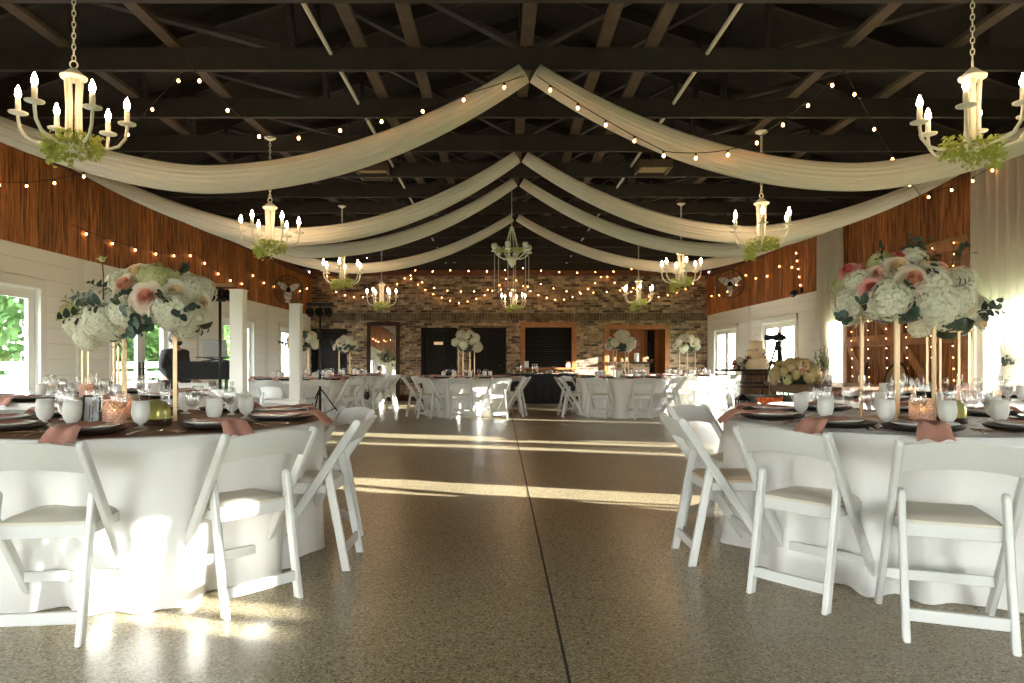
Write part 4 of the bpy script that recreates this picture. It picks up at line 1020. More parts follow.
placed('large white and blush flower arrangement on the gold stand of the nearest left table', 'LA', [
    ('H', 102, 320, -.12, .105), ('H', 90, 328, -.04, .08), ('B', 93, 326, -.12, .045), ('H', 88, 338, -.02, .075), ('H', 110, 328, -.08, .085), ('C', 137, 272, -.05, .085), ('B', 126, 285, -.12, .085), ('G', 154, 279, -.14, .085), ('G', 168, 281, -.06, .075), ('B', 147, 297, -.26, .085), ('C', 176, 293, -.15, .085),
    ('H', 186, 292, -.05, .09), ('H', 171, 312, -.22, .105), ('H', 190, 317, -.10, .09), ('C', 199, 304, -.04, .085), ('H', 187, 326, -.12, .075), ('H', 126, 312, -.2, .09), ('H', 148, 312, -.12, .08), ('H', 115, 305, -.02, .085), ('C', 135, 300, -.1, .075),
    ('T', 128, 306, -.28, .2), ('T', 104, 306, -.2, .2), ('S', 140, 320, -.22, .22), ('S', 150, 322, -.2, .2), ('S', 137, 326, -.24, .25), ('S', 176, 314, -.3, .16), ('S', 186, 308, -.2, .18), ('S', 100, 300, -.1, .22), ('S', 88, 316, -.1, .24), ('S', 112, 292, -.1, .2), ('T', 196, 324, -.15, .2), ('T', 130, 334, -.1, .2), ('S', 172, 285, 0, .26), ('T', 160, 300, -.26, .16)], 5)
t = thing('thistle_stem', 'tall thin thistle stem rising above the nearest left arrangement', 'flower', P(103, 300, 3.7))
b = MB(); b.tube([(0, 0, 0), (.004, 0, .1), (-.004, 0, .205)], .0035, 5); b.build('stem', 'stem', t)
b = MB(); b.sphere((-.004, 0, .215), .016, 8, 6)
for k in range(14):
    a = k * 2.4; b.tube([(-.004, 0, .215), (-.004 + .026 * math.cos(a), .026 * math.sin(a), .225 + .012 * math.sin(k))], .0015, 4)
b.build('flower_head', 'hydg', t)
FAR = [('LB', 'white and blush arrangement on the stand behind the nearest left table', 'HHCHBHG', 20, .095), ('RB', 'white and cream arrangement on the stand behind the nearest right table', 'HCHHBHC', 20, .095),
       ('DA', 'cream flower arrangement on the stand behind the white columns', 'CHHBC', 16, .10), ('DB', 'cream and white arrangement on the stand near the tall mirror', 'CHCHB', 16, .09),
       ('EA', 'white arrangement with pink roses before the two black doors', 'HKHCHHKC', 16, .095), ('EB', 'white arrangement topped with pink roses before the wood-lined opening', 'HHHCHHHHKKK', 17, .095), ('EC', 'round white flower arrangement on the stand in the back right corner', 'HHHHC', 15, .095)]
for i, (key, lab, mix, n, fr) in enumerate(FAR):
    cx, cy, wb, d = TAB[key]; arrangement(lab, (cx, cy, SH), .60, .36, n, mix, i + 2, 7, None, fr)

# ------------------------------------------------------------------ right side: barn doors, curtains, head table, cake
t = thing('barn_door_backdrop', 'tall double barn door backdrop of brown boards with cross braces on the right wall', 'barn door', (XR - .02, 9.95, 0))
for s in (-1, 1):
    b = MB(); b.box((-.05, s * .77, 1.32), (.05, 1.5, 2.62)); lf = b.build('door_leaf', 'barnwood', t)
    b = MB()
    for y in (.07, 1.47): b.cbox((-.09, s * y, 1.32), (.03, .14, 2.62), .005)
    for z in (.09, 1.40, 2.55): b.cbox((-.092, s * .77, z), (.03, 1.4, .16), .005)
    for z0, z1 in ((.17, 1.32), (1.48, 2.47)): b.bar((-.088, s * .16, z0 if s > 0 else z1), (-.088, s * 1.38, z1 if s > 0 else z0), .13, .026, (1, 0, 0), .1)
    b.build('brace_frame', 'barntrim', lf)
for k, y in enumerate((8.62, 9.05, 9.6, 10.1, 10.6, 11.1)):
    string_lights('vertical strand of tiny fairy lights on the barn doors, %s from the near curtain' % ORDW[k], [(XR - .16, y, 2.62), (XR - .17, y + .02, 1.5), (XR - .16, y - .02, .5)], 15, 0, 'fairy', .006, .0018, 'fairy light strands on the barn doors', 'fairy_light_strand', False)
def curtain(label, y0, y1, seed, tie=1.14, ty=None, top=3.42, x=XR - .17):
    r = random.Random(seed); ph = r.uniform(0, 6); yc = (y0 + y1) / 2; ty = ty or yc; nu, nv = 90, 30
    def prof(z):
        if z > tie: u = (z - tie) / (top - tie); k = .20 + .80 * min(1, u / .45) ** .65; c = ty + (yc - ty) * min(1, u / .4) ** .8
        else: u = (tie - z) / tie; k = .20 + .38 * min(1, u * 1.6) ** .7; c = ty
        return k, c
    def fn(i, j, side=0):
        u = -1 + 2 * i / (nu - 1); z = top - (top - .015) * j / (nv - 1); k, c = prof(z); hw = (y1 - y0) / 2
        return Vector((x + (.045 + .04 * (1 - k)) * math.sin(u * 28 + ph + .8 * math.sin(z)) + .015 * math.sin(u * 53) + (.0015 if side else 0), c + u * hw * k, z))
    t = thing('curtain', label, 'curtain')
    b = MB(); b.grid(lambda i, j: fn(i, j), nu, nv); b.build('voile_panel', 'curtain', t)
    b = MB(); b.tube([(x + .10 * math.cos(q), ty + (y1 - y0) * .115 * math.sin(q), tie + .02 * math.cos(q)) for q in [2 * PI * i / 16 for i in range(16)]], .014, 6, closed=True); b.build('tieback', 'curtain', t)
    b = leafy(seed, .07, .07, .05, 30, .03, .03); b.build('leaf_sprig', 'leaf', t, (x - .1, ty, tie - .02))
    b = MB(); b.tube([(x, y0 - .05, top + .015), (x, y1 + .05, top + .015)], .014, 8); b.build('rod', 'blackmetal', t)
curtain('sheer ivory curtain tied back at the far side of the barn doors', 11.45, 12.25, 3)
curtain('sheer ivory curtain tied back at the near side of the barn doors', 6.9, 8.25, 4, 1.12, 7.55)
t = thing('farm_table', 'long brown wooden head table in front of the barn doors', 'table', (4.62, 9.7, 0))
b = MB()
for i in range(5): b.cbox((-.4 + .2 * i, 0, .755), (.194, 2.5, .04), .005)
b.build('tabletop', 'farm', t)
b = MB()
for s in (-1, 1): b.cbox((s * .42, 0, .68), (.03, 2.2, .10), .004); b.cbox((0, s * 1.1, .68), (.84, .03, .10), .004)
b.build('apron', 'farm', t)
for sx in (-1, 1):
    for sy in (-1, 1):
        b = MB(); b.lathe([(0, 0), (.03, 0), (.035, .1), (.05, .16), (.04, .2), (.055, .45), (.045, .55), (.055, .6), (.055, .735), (0, .735)], 14, (sx * .4, sy * 1.12, 0)); b.build('leg', 'farm', t)
def oval_chair(label):
    t = thing('oval_back_chair', label, 'chair')
    b = MB()
    def pad(i, j, side):
        u = -1 + 2 * i / 14; v = -1 + 2 * j / 14; rr = max(abs(u), abs(v)); q = 1 / max(1, (u * u + v * v) ** .5 * .93)
        return Vector((u * .24 * q, v * .23 * q, .43 + ((.05 * (1 - rr ** 4) + .01) if side else -.02)))
    b.slab(pad, 15, 15); b.build('seat', 'cane', t)
    b = MB(); b.cbox((0, 0, .40), (.45, .43, .06), .02); b.build('seat_frame', 'darkwood', t)
    T = Matrix.Translation((0, -.24, .80)) @ Matrix.Rotation(R(10), 4, 'X')
    b = MB(); b.T = T; b.lathe([(0, -.018), (.19, -.016), (.2, 0), (.19, .016), (0, .022)], 28, (0, 0, 0), True, lambda a, z: 1 + .26 * abs(math.sin(a)) ** 2, Matrix.Rotation(PI / 2, 3, 'X')); b.build('back_panel', 'cane', t)
    b = MB(); b.T = T; b.tube([(.215 * math.cos(q), 0, .268 * math.sin(q)) for q in [2 * PI * i / 32 for i in range(32)]], .022, 8, closed=True)
    for s in (-1, 1): b.tube([(s * .10, 0, -.24), (s * .13, .0, -.40)], .018, 8)
    b.build('back_frame', 'darkwood', t)
    for sx in (-1, 1):
        for sy, zt in ((1, .40), (-1, .42)):
            b = MB(); b.tube([(sx * .2, sy * .2 + (-.05 if sy < 0 else 0), 0), (sx * .195, sy * .19, .2), (sx * .19, sy * .185, zt)], [.014, .02, .026], 8); b.build('leg', 'darkwood', t)
    return t
oc = Proto(oval_chair('tan oval-back chair at the wooden head table, nearer the barn door centre')); oc.put((5.22, 9.62, 0), R(98))
oc.put((5.15, 10.42, 0), R(60), 'tan oval-back chair at the far end of the wooden head table')
a_ = arrangement('low mound of dried gold hydrangeas along the front edge of the wooden head table', (4.28, 10.15, .775), 1.0, .40, 48, 'DDDGDDDCDB', 9, 8, None, .08); a_.scale = (.62, 1.4, .9)
def vase_flowers():
    t = thing('flower_vase', 'tall white and green flower stems in a vase on the head table', 'vase', (4.95, 10.75, .775))
    b = MB(); b.lathe([(0, 0), (.05, 0), (.055, .02), (.045, .12), (.05, .2), (.047, .2), (.042, .12), (.05, .02), (0, .01)], 16); b.build('vase', 'glass', t)
    r = random.Random(2)
    for k in range(9):
        a = r.uniform(0, 6.28); tp = Vector((.13 * math.cos(a) * r.random(), .13 * math.sin(a) * r.random(), r.uniform(.35, .58)))
        b = MB(); b.cur = 0; b.tube([(0, 0, .03), tp * .5, tp], .004, 5); b.cur = 1
        for i in range(26):
            p = tp * (.5 + .55 * i / 26) + Vector((r.gauss(0, .016), r.gauss(0, .016), 0)); s = .022 * (1.3 - i / 30); u = Vector((r.gauss(0, 1), r.gauss(0, 1), .3)).normalized(); w = u.orthogonal().normalized()
            b.add([p - u * s, p + w * s * .7, p + u * s, p - w * s * .7], [(0, 1, 2, 3)])
        b.build('flower_stem', ['stem', 'hyd' if k % 2 else mat('fresh_green_leaf', (.16, .34, .06), .5)], t, normals=False)
vase_flowers()
hv = [pv for pv in ((4.5, 10.0), (4.75, 9.2), (4.6, 8.9), (4.45, 9.45))]
g = []
for k, (x, y) in enumerate(hv): o = WARE['frosted_goblet'].put((x, y, .776), 0, 'x', 'goblets on the wooden head table'); g.append(o)
ORD.append(('# frosted goblet from the left on the wooden head table', g))
b = MB(); b.lathe([(0, 0), (.055, 0), (.055, .16), (.05, .165), (0, .155)], 18); o = b.build('pillar_candle', 'wax', None, (4.75, 10.45, .776)); tag(o, 'thick ivory pillar candle on the far half of the head table', 'candle')
# barrels with the cake board
def barrel(label, loc):
    t = thing('wine_barrel', label, 'barrel', loc)
    pf = [(0, 0), (.25, 0), (.255, .01), (.285, .2), (.305, .42), (.305, .48), (.285, .70), (.255, .89), (.25, .90), (.235, .90), (.235, .88), (0, .88)]
    b = MB(); b.lathe(pf, 32, (0, 0, 0), True, lambda a, z: 1 - .006 * (abs(math.sin(a * 14)) < .12)); b.build('staves', 'oak', t)
    for z in (.06, .22, .30, .60, .68, .84):
        rr = .25 + .056 * math.sin(PI * (z / .9)); b = MB(); b.lathe([(rr + .004, z - .02), (rr + .009, z - .018), (rr + .009, z + .018), (rr + .004, z + .02), (rr - .004, z), (rr + .004, z - .02)], 32); b.build('hoop', 'iron', t)
barrel('wooden wine barrel with iron hoops under the cake board', (5.02, 13.75, 0))
b = MB(); b.cbox((0, 0, .02), (1.25, .62, .04), .006); o = b.build('cake_board', 'darkwood', None, (4.95, 13.75, .90)); tag(o, 'dark wooden board on the barrel carrying the wedding cake', 'board')
t = thing('wedding_cake', 'three-tier ivory wedding cake on the dark board over the barrel', 'cake', (5.02, 13.7, .94)); t.scale = (1.12, 1.12, 1.12)
for k, (r_, z0, h) in enumerate(((.205, .015, .17), (.165, .185, .155), (.125, .34, .15))):
    b = MB(); b.lathe([(0, z0), (r_, z0), (r_ + .004, z0 + .01), (r_ - .002, z0 + h * .5), (r_ + .003, z0 + h - .02), (r_ - .012, z0 + h), (0, z0 + h)], 28, (0, 0, 0), True, lambda a, z: 1 + .018 * math.sin(7 * a + 40 * z)); b.build('tier', 'icing', t)
b = MB(); b.lathe([(0, 0), (.23, 0), (.235, .008), (.23, .015), (0, .015)], 28); b.build('cake_stand', 'plate', t)
b = MB(); b.tube([(.055 * math.cos(q), 0, .56 + .06 * math.sin(q)) for q in [2 * PI * i / 20 for i in range(20)]], .004, 6, closed=True); b.tube([(0, 0, .49), (0, 0, .505)], .004, 6); b.build('ring_topper', 'gold', t)
for k, (a, z, key, r_) in enumerate(((3.6, .20, 'K', .045), (4.4, .33, 'B', .04), (5.2, .21, 'B', .045), (3.2, .06, 'K', .05))): flower(t, key, Vector((.19 * math.cos(a), .19 * math.sin(a), z)), r_, (math.cos(a), math.sin(a), .3))
arrangement('small pink posy on the dark board left of the cake', (4.62, 13.65, .945), .24, .22, 9, 'KHKBD', 4, 4, None, .06)
arrangement('small pink posy on the right end of the dark cake board', (5.42, 13.65, .945), .22, .18, 8, 'KBKCD', 6, 3, None, .055)
# camera on its tripod
t = thing('camera_tripod', 'black tripod standing before the right glass doors, holding a camera', 'tripod', (5.0, 12.6, 0)); b = MB()
for k in range(3):
    a = .5 + k * 2 * PI / 3; b = MB(); b.tube([(.04 * math.cos(a), .04 * math.sin(a), 1.32), (.22 * math.cos(a), .22 * math.sin(a), .7), (.42 * math.cos(a), .42 * math.sin(a), .01)], [.019, .016, .011], 8); b.build('leg', 'blackmetal', t)
b = MB(); b.tube([(0, 0, .95), (0, 0, 1.42)], .017, 8); b.lathe([(0, 1.28), (.06, 1.29), (.065, 1.33), (.04, 1.38), (.05, 1.42), (.055, 1.45), (0, 1.46)], 14); b.build('head', 'blackmetal', t)
b = MB(); b.tube([(0, 0, 1.41), (-.1, .1, 1.32), (-.2, .2, 1.2)], .009, 6); b.build('pan_handle', 'blackmetal', t)
t = thing('video_camera', 'black camera mounted on the tripod, lens to the left', 'camera', (5.0, 12.6, 1.46))
b = MB(); b.cbox((0.02, 0, .06), (.16, .09, .11), .01); b.cbox((.02, 0, .13), (.06, .06, .035), .008); b.build('body', 'black', t)
b = MB(); b.lathe([(0, 0), (.045, 0), (.045, .08), (.052, .10), (.055, .16), (.048, .16), (.045, .12), (0, .11)], 18, (-.06, 0, .06), True, None, Matrix.Rotation(-PI / 2, 3, 'Y')); b.build('lens', 'blackmetal', t)
b = MB(); b.cbox((.13, 0, .06), (.02, .1, .07), .004); b.build('screen', 'lead', t)
# low crate stand with the orange cloth, black lantern frame behind the nearest right table
t = thing('crate', 'dark grey crate with an orange lining behind the nearest right table', 'crate', (2.92, 7.6, .46))
b = MB(); b.box((0, 0, .01), (.42, .3, .02))
for s in (-1, 1): b.cbox((s * .2, 0, .13), (.02, .3, .26), .004)
b.cbox((0, .14, .13), (.42, .02, .26), .004); b.build('box', 'lead', t)
b = MB(); b.slab(lambda i, j, s: Vector((-.185 + .27 * i / 10, -.15 + .02 * math.sin(j * 1.7 + i) * .6 - (.006 if s else 0), .02 + .225 * j / 8)), 11, 9); b.build('orange_cloth', 'orange', t)
t = thing('side_stand', 'black metal framed stand under the crate by the right table', 'stand', (2.86, 7.6, 0))
b = MB()
for sx in (-1, 1):
    for sy in (-1, 1): b.cbox((sx * .30, sy * .17, .225), (.02, .02, .45), .003)
for z in (.05, .44):
    for s in (-1, 1): b.cbox((s * .3, 0, z), (.02, .34, .02), .003); b.cbox((0, s * .17, z), (.6, .02, .02), .003)
b.build('frame', 'blackmetal', t)
b = MB(); b.cbox((0, 0, .445), (.60, .34, .02), .003); b.build('shelf', 'darkwood', t)
t = thing('lantern', 'black metal lantern on the stand left of the orange-lined crate', 'lantern', (2.62, 7.58, .456))
b = MB()
for sx in (-1, 1):
    for sy in (-1, 1): b.cbox((sx * .055, sy * .055, .11), (.01, .01, .2), .002)
b.cbox((0, 0, .008), (.13, .13, .016), .003); b.lathe([(0, .21), (.095, .21), (.09, .22), (.03, .265), (.012, .275), (0, .275)], 4, (0, 0, 0), False, None, Matrix.Rotation(PI / 4, 3, 'Z')); b.build('frame', 'blackmetal', t)
b = MB()
for s in (-1, 1): b.box((s * .05, 0, .11), (.003, .1, .19)); b.box((0, s * .05, .11), (.1, .003, .19))
b.build('glass_panel', 'glass', t)
# wall fans
def wall_fan(label, loc, face):
    t = thing('wall_fan', label, 'fan', loc); q = Vector(face).to_track_quat('Z', 'Y').to_matrix(); t.rotation_euler = q.to_euler()
    b = MB()
    for rr, z in ((.34, 0), (.335, .05), (.33, -.05), (.24, .075), (.14, .09), (.24, -.075), (.14, -.09)): b.tube([(rr * math.cos(a), rr * math.sin(a), z) for a in [2 * PI * i / 32 for i in range(32)]], .006 if rr < .32 else .009, 6, closed=True)
    for k in range(16):
        a = 2 * PI * k / 16; c, s = math.cos(a), math.sin(a); b.tube([(.05 * c, .05 * s, .095), (.2 * c, .2 * s, .085), (.335 * c, .335 * s, .03), (.335 * c, .335 * s, -.03), (.2 * c, .2 * s, -.085), (.05 * c, .05 * s, -.095)], .0028, 4)
    b.build('cage', 'cagegrey', t)
    for k in range(3):
        a = 2 * PI * k / 3 + .5; b = MB(); b.T = Matrix.Rotation(a, 4, 'Z')
        b.slab(lambda i, j, s: Vector((.05 + .24 * i / 8, (-1 + 2 * j / 6) * (.04 + .036 * math.sin(PI * min(1, .25 + i / 9))), .03 * (-1 + 2 * j / 6) + (.003 if s else 0))), 9, 7); b.build('blade', 'blade', t)
    b = MB(); b.lathe([(0, -.14), (.06, -.14), (.07, -.12), (.07, -.04), (.05, .03), (.03, .05), (0, .055)], 16); b.build('motor', 'blackmetal', t)
    b = MB(); b.tube([(0, 0, -.14), (0, 0, -.3), (0, -.05, -.36)], .022, 8); b.build('bracket', 'blackmetal', t)
wall_fan('round caged wall fan high on the left wall boards', P(284, 290, 16.2) + Vector((.1, 0, 0)), (.75, -1, -.12))
wall_fan('round caged wall fan high on the right wall boards', P(732, 284, 16.6) - Vector((.05, 0, 0)), (-.75, -1, -.12))
for (x, y, z, s) in ((5.66, 13.25, 2.42, 'right'),):
    t = thing('wall_spotlight', 'small black fixture on the right wall boards beside the curtain', 'fixture', (x, y, z)); b = MB(); b.lathe([(0, 0), (.05, 0), (.06, .05), (.06, .12), (.05, .13), (0, .12)], 14, (-.04, 0, 0), True, None, Matrix.Rotation(-2.2, 3, 'Y')); b.build('lamp_head', 'blackmetal', t)
    b = MB(); b.cbox((.05, 0, .02), (.05, .07, .09), .006); b.build('bracket', 'blackmetal', t)

# ------------------------------------------------------------------ back wall things
t = thing('wall_mirror', 'tall wood-framed mirror leaning against the brick wall', 'mirror', (-3.22, YB - .05, 0)); T = Matrix.Rotation(R(-2.0), 4, 'X')
b = MB(); b.T = T
for s in (-1, 1): b.cbox((s * .40, -.08, 1.09), (.11, .05, 2.18), .008)
for z in (.06, 2.13): b.cbox((0, -.08, z), (.70, .05, .11), .008)
b.box((0, -.06, 1.09), (.72, .01, 2.1)); b.build('frame', 'darkwood', t)
b = MB(); b.T = T; b.box((0, -.085, 1.09), (.70, .006, 2.04)); b.build('mirror_glass', 'mirror', t)
t = thing('serving_table', 'long table under a black cloth before the serving window', 'table', (1.02, 18.45, 0))
b = MB()
def tc_(i, j):
    u = i / 120 * 4
    hw, hd = .98, .38; k = int(u) % 4; f = u - int(u); c = [(-hw, -hd), (hw, -hd), (hw, hd), (-hw, hd), (-hw, -hd)]; x = c[k][0] + (c[k + 1][0] - c[k][0]) * f; y = c[k][1] + (c[k + 1][1] - c[k][1]) * f
    if j == 0: return Vector((0, 0, .765))
    if j == 1: return Vector((x * .99, y * .98, .765))
    w = .018 * math.sin(i * 1.9) * (j - 1) / 5; return Vector((x * (1 + w), y * (1 + w * 1.6), .76 * (1 - (j - 2) / 5) + .006))
b.grid(tc_, 120, 8, cu=True); b.build('black_cloth', 'blackcloth', t)
g = []; g2 = []
r9 = random.Random(4)
def disp(): 
    t = thing('drink_dispenser', 'x', 'drink dispenser'); b = MB(); b.lathe([(0, 0), (.085, 0), (.09, .01), (.095, .20), (.08, .23), (.082, .24), (.076, .24), (.088, .19), (.083, .015), (0, .012)], 18); b.build('glass_jar', 'glass', t)
    b = MB(); b.lathe([(0, .013), (.082, .015), (.086, .13), (0, .13)], 18); b.build('drink', 'water', t); b = MB(); b.lathe([(0, .24), (.085, .24), (.086, .255), (.03, .27), (.02, .29), (0, .29)], 16); b.build('lid', 'steel', t)
    b = MB(); b.tube([(0, -.09, .04), (0, -.125, .04), (0, -.13, .015)], .009, 6); b.build('tap', 'steel', t); return t
dp = Proto(disp())
for k, x in enumerate((.50, .92)): g.append(dp.put((x, 18.5, .766), .2, 'x', 'drink dispensers on the black table'))
ORD.append(('# glass drink dispenser from the left on the black-draped table', g))
tum = Proto(lathe_solo('tumbler', [(0, 0), (.032, 0), (.038, .11), (.036, .11), (.031, .006), (0, .005)], 'glass', 14)); tum.root['category'] = 'glass'
for k in range(12): g2.append(tum.put((.16 + k * .145 + r9.uniform(-.02, .02), 18.2 + .1 * (k % 2), .766), 0, 'x', 'tumblers on the black table'))
ORD.append(('# clear tumbler from the left on the black-draped table', g2))
for k in range(2):
    t = thing('fruit_tray', 'small tray of garnish at the %s of the black-draped table' % ('middle' if k == 0 else 'right end'), 'tray', (1.25 + .4 * k, 18.35, .766))
    b = MB(); b.lathe([(0, 0), (.11, 0), (.13, .02), (.12, .02), (.10, .006), (0, .006)], 18); b.build('tray', 'steel', t)
    b = MB()
    for i in range(14): a = i * 2.4; b.sphere((.075 * math.cos(a) * (i / 14) ** .5, .075 * math.sin(a) * (i / 14) ** .5, .028), .022, 7, 5)
    o = b.build('garnish', ['hydg', 'cream'][k], t); o['kind'] = 'stuff'
for x, m_, lab in ((.73, 'plate', 'small white card standing at the left of the serving window sill'), (1.88, 'napkin', 'small tan card standing at the right of the serving window sill')):
    b = MB(); b.box((0, 0, .095), (.12, .004, .17), Matrix.Rotation(R(-10), 3, 'X')); b.box((0, .035, .09), (.12, .004, .17), Matrix.Rotation(R(10), 3, 'X')); o = b.build('menu_card', m_, None, (x, YB - .11, .925)); tag(o, lab, 'card')
PC = [(3.78, .07, .24, 'thick white'), (4.0, .042, .12, 'short amber'), (4.07, .042, .14, 'right-hand amber'), (3.52, .04, .12, 'short ivory'), (3.38, .035, .10, 'small ivory'), (3.2, .035, .13, 'slim ivory')]
for k, (x, r_, h, nm) in enumerate(PC):
    t = thing('pillar_candle', nm + ' pillar candle on the half wall counter in the wood-lined opening', 'candle', (x, YB - .02 + .05 * (k % 2), 1.088))
    b = MB(); b.lathe([(0, 0), (r_, 0), (r_, h - .008), (r_ - .01, h), (r_ * .5, h - .01), (0, h - .012)], 18); b.build('wax', 'plate' if k == 0 else 'wax', t); b = MB(); b.tube([(0, 0, h - .015), (0, 0, h + .012)], .002, 5); b.build('wick', 'ink', t)
b = MB(); b.lathe([(0, 0), (.06, 0), (.09, .03), (.1, .07), (.095, .07), (.08, .03), (0, .012)], 16); o = b.build('bowl', 'darkwood', None, (4.14, YB - .05, 1.088)); tag(o, 'dark bowl at the right end of the half wall counter', 'bowl')

# ------------------------------------------------------------------ left side: light columns, DJ desk
def light_column(label, x, y, plinth):
    t = thing('light_column', label, 'column', (x, y, 0)); z0 = .48 if plinth else .02
    b = MB(); b.cbox((0, 0, (z0 + 2.0) / 2), (.17, .17, 2.0 - z0), .006); b.build('white_sleeve', 'whitepaint', t)
    b = MB(); b.cbox((0, 0, 2.008), (.19, .19, .016), .004); b.cbox((0, 0, z0 + .008), (.2, .2, .016), .004); b.build('end_plates', 'whitepaint', t)
    if not plinth:
        b = MB(); b.cbox((0, 0, .01), (.5, .5, .02), .004); b.build('base_plate', 'whitepaint', t)
light_column('tall square white column right of the desk', -3.38, 9.05, False)
light_column('tall square white column standing on a white box', -3.28, 11.25, True)
b = MB(); b.cbox((0, 0, .24), (.56, .42, .48), .01); o = b.build('plinth_box', 'whitepaint', None, (-3.45, 11.25, 0)); tag(o, 'low white box under the second white column', 'box')
def light_stand(label, x, y, h, bar, n, cat='stand'):
    t = thing('light_stand', label, 'light stand', (x, y, 0))
    b = MB(); b.tube([(0, 0, .12), (0, 0, h)], .02, 8); b.build('pole', 'blackmetal', t)
    for k in range(3):
        a = .4 + k * 2 * PI / 3; b = MB(); b.tube([(.02 * math.cos(a), .02 * math.sin(a), .62), (.46 * math.cos(a), .46 * math.sin(a), .01)], .012, 6); b.tube([(.02 * math.cos(a), .02 * math.sin(a), .2), (.26 * math.cos(a), .26 * math.sin(a), .3)], .008, 6); b.build('leg', 'blackmetal', t)
    b = MB(); b.cbox((0, 0, h), (bar, .05, .05), .006); b.build('crossbar', 'cane' if n > 3 else 'blackmetal', t)
    for k in range(n):
        x_ = -bar / 2 + bar * (k + .5) / n; b = MB(); T = Matrix.Translation((x_, -.03, h - .15)) @ Matrix.Rotation(R(60 + 12 * (k % 2)), 4, 'X'); b.T = T
        b.lathe([(0, -.06), (.05, -.06), (.062, -.03), (.068, .07), (.062, .07), (.05, .0), (0, -.01)], 14); hd = b.build('par_light', 'black', t)
        b = MB(); b.tube([(x_ - .075, -.03, h - .15), (x_ - .075, -.02, h - .03), (x_ + .075, -.02, h - .03), (x_ + .075, -.03, h - .15)], .006, 5); b.build('yoke', 'blackmetal', hd)
light_stand('black light stand with a row of lamps above the black desk', -3.72, 9.3, 2.1, .36, 4)
light_stand('black tripod light stand beside the second white column', -3.02, 11.75, 2.05, .46, 3)
t = thing('dj_desk', 'black topped desk with white front panel beside the left doors', 'desk', (-4.15, 9.85, 0))
b = MB(); b.cbox((0, 0, .965), (.84, .50, .25), .008); b.build('black_case', 'blackcloth', t)
for sx in (-1, 1):
    for sy in (-1, 1): b = MB(); b.cbox((sx * .38, sy * .21, .42), (.04, .04, .84), .004); b.build('leg', 'blackmetal', t)
b = MB(); b.cbox((-.10, -.12, .55), (.44, .02, .48), .004); b.build('front_panel', 'whitepaint', t)
t = thing('laptop', 'grey laptop open on a small raised stand on the black desk', 'laptop', (-3.98, 9.85, 1.155), R(8))
b = MB(); b.cbox((0, 0, .01), (.33, .23, .016), .004); b.build('keyboard_base', 'laptop', t)
b = MB(); b.cbox((0, -.135, .125), (.33, .012, .23), .004, Matrix.Rotation(R(14), 3, 'X')); b.build('screen', 'laptop', t)
t = thing('laptop_stand', 'black folding stand under the laptop on the black desk', 'stand', (-3.98, 9.85, 1.09))
b = MB(); b.cbox((0, 0, .056), (.5, .25, .014), .003)
for s in (-1, 1): b.bar((-.18, s * .09, .0), (.16, s * .09, .05), .018, .012); b.bar((.18, s * .1, .0), (-.16, s * .1, .05), .018, .012)
b.build('frame', 'blackmetal', t)
b = MB(); b.sphere((0, 0, 0), .09, 12, 8, (.75, .45, 1)); b.tube([(-.04, 0, .07), (-.012, 0, .42), (.012, 0, .42), (.04, 0, .07)], .006, 6); o = b.build('handbag', 'darkwood', None, (-2.90, 15.235, .345)); tag(o, 'small dark handbag hanging from a folding chair near the tall mirror', 'bag')

# the man behind the desk
def skin_body(name, chains, m, parent, sub=2):
    vs, es, rs = [], [], []; idx = {}
    for ch in chains:
        prev = None
        for p, r in ch:
            k = tuple(round(c, 4) for c in p)
            if k not in idx: idx[k] = len(vs); vs.append(p); rs.append(r)
            if prev is not None: es.append((prev, idx[k]))
            prev = idx[k]
    me = bpy.data.meshes.new(name); me.from_pydata(vs, es, []); me.materials.append(M[m]); o = link(name, me, parent)
    o.modifiers.new('skin', 'SKIN').use_smooth_shade = True
    for i, sv in enumerate(me.skin_vertices[0].data): sv.radius = rs[i] if isinstance(rs[i], tuple) else (rs[i], rs[i]); sv.use_root = (i == 0)
    s = o.modifiers.new('sub', 'SUBSURF'); s.levels = sub; s.render_levels = sub
    return o
PXm, PYm = -4.86, 10.45
t = thing('person', 'bearded man in a dark suit standing behind the black desk, looking right', 'person', (PXm, PYm, 0), R(-112)); t.scale = (.98, .98, .925)
# local: faces +y
hip = (0, 0, .90); ch_ = (0, .01, 1.20); nk = (0, .02, 1.40); hd0 = (0, .03, 1.47)
chains = [[(hip, (.15, .11)), ((0, 0, 1.05), (.14, .10)), (ch_, (.165, .115)), ((0, .01, 1.31), (.10, .07)), (nk, (.058, .058)), (hd0, (.06, .065))]]
for s in (-1, 1):
    chains.append([(hip, (.15, .11)), ((s * .09, 0, .82), (.085, .09)), ((s * .10, .02, .47), (.058, .06)), ((s * .10, -.01, .09), (.04, .042)), ((s * .11, .12, .035), (.042, .028))])
    sh = (s * .175, .01, 1.285); el = (s * .235, .0, 1.06); wr = (s * .20, .17, .90); pm = (s * .195, .235, .865)
    chains.append([((0, .01, 1.31), (.10, .07)), (sh, .042), (el, .043), (wr, .028), (pm, (.038, .018))])
    for f in range(4):
        x = s * .195 + (f - 1.5) * .019; L = (.062, .075, .07, .055)[f]
        chains.append([(pm, (.038, .018)), ((x, .275, .855), .0095), ((x, .275 + L * .5, .838), .0088), ((x, .275 + L * .8, .80), .0078)])
    chains.append([(wr, .028), ((s * .165, .215, .862), .011), ((s * .155, .25, .84), .0095)])
body = skin_body('body', chains, 'skin', t)
b = MB()                                                   # head with face
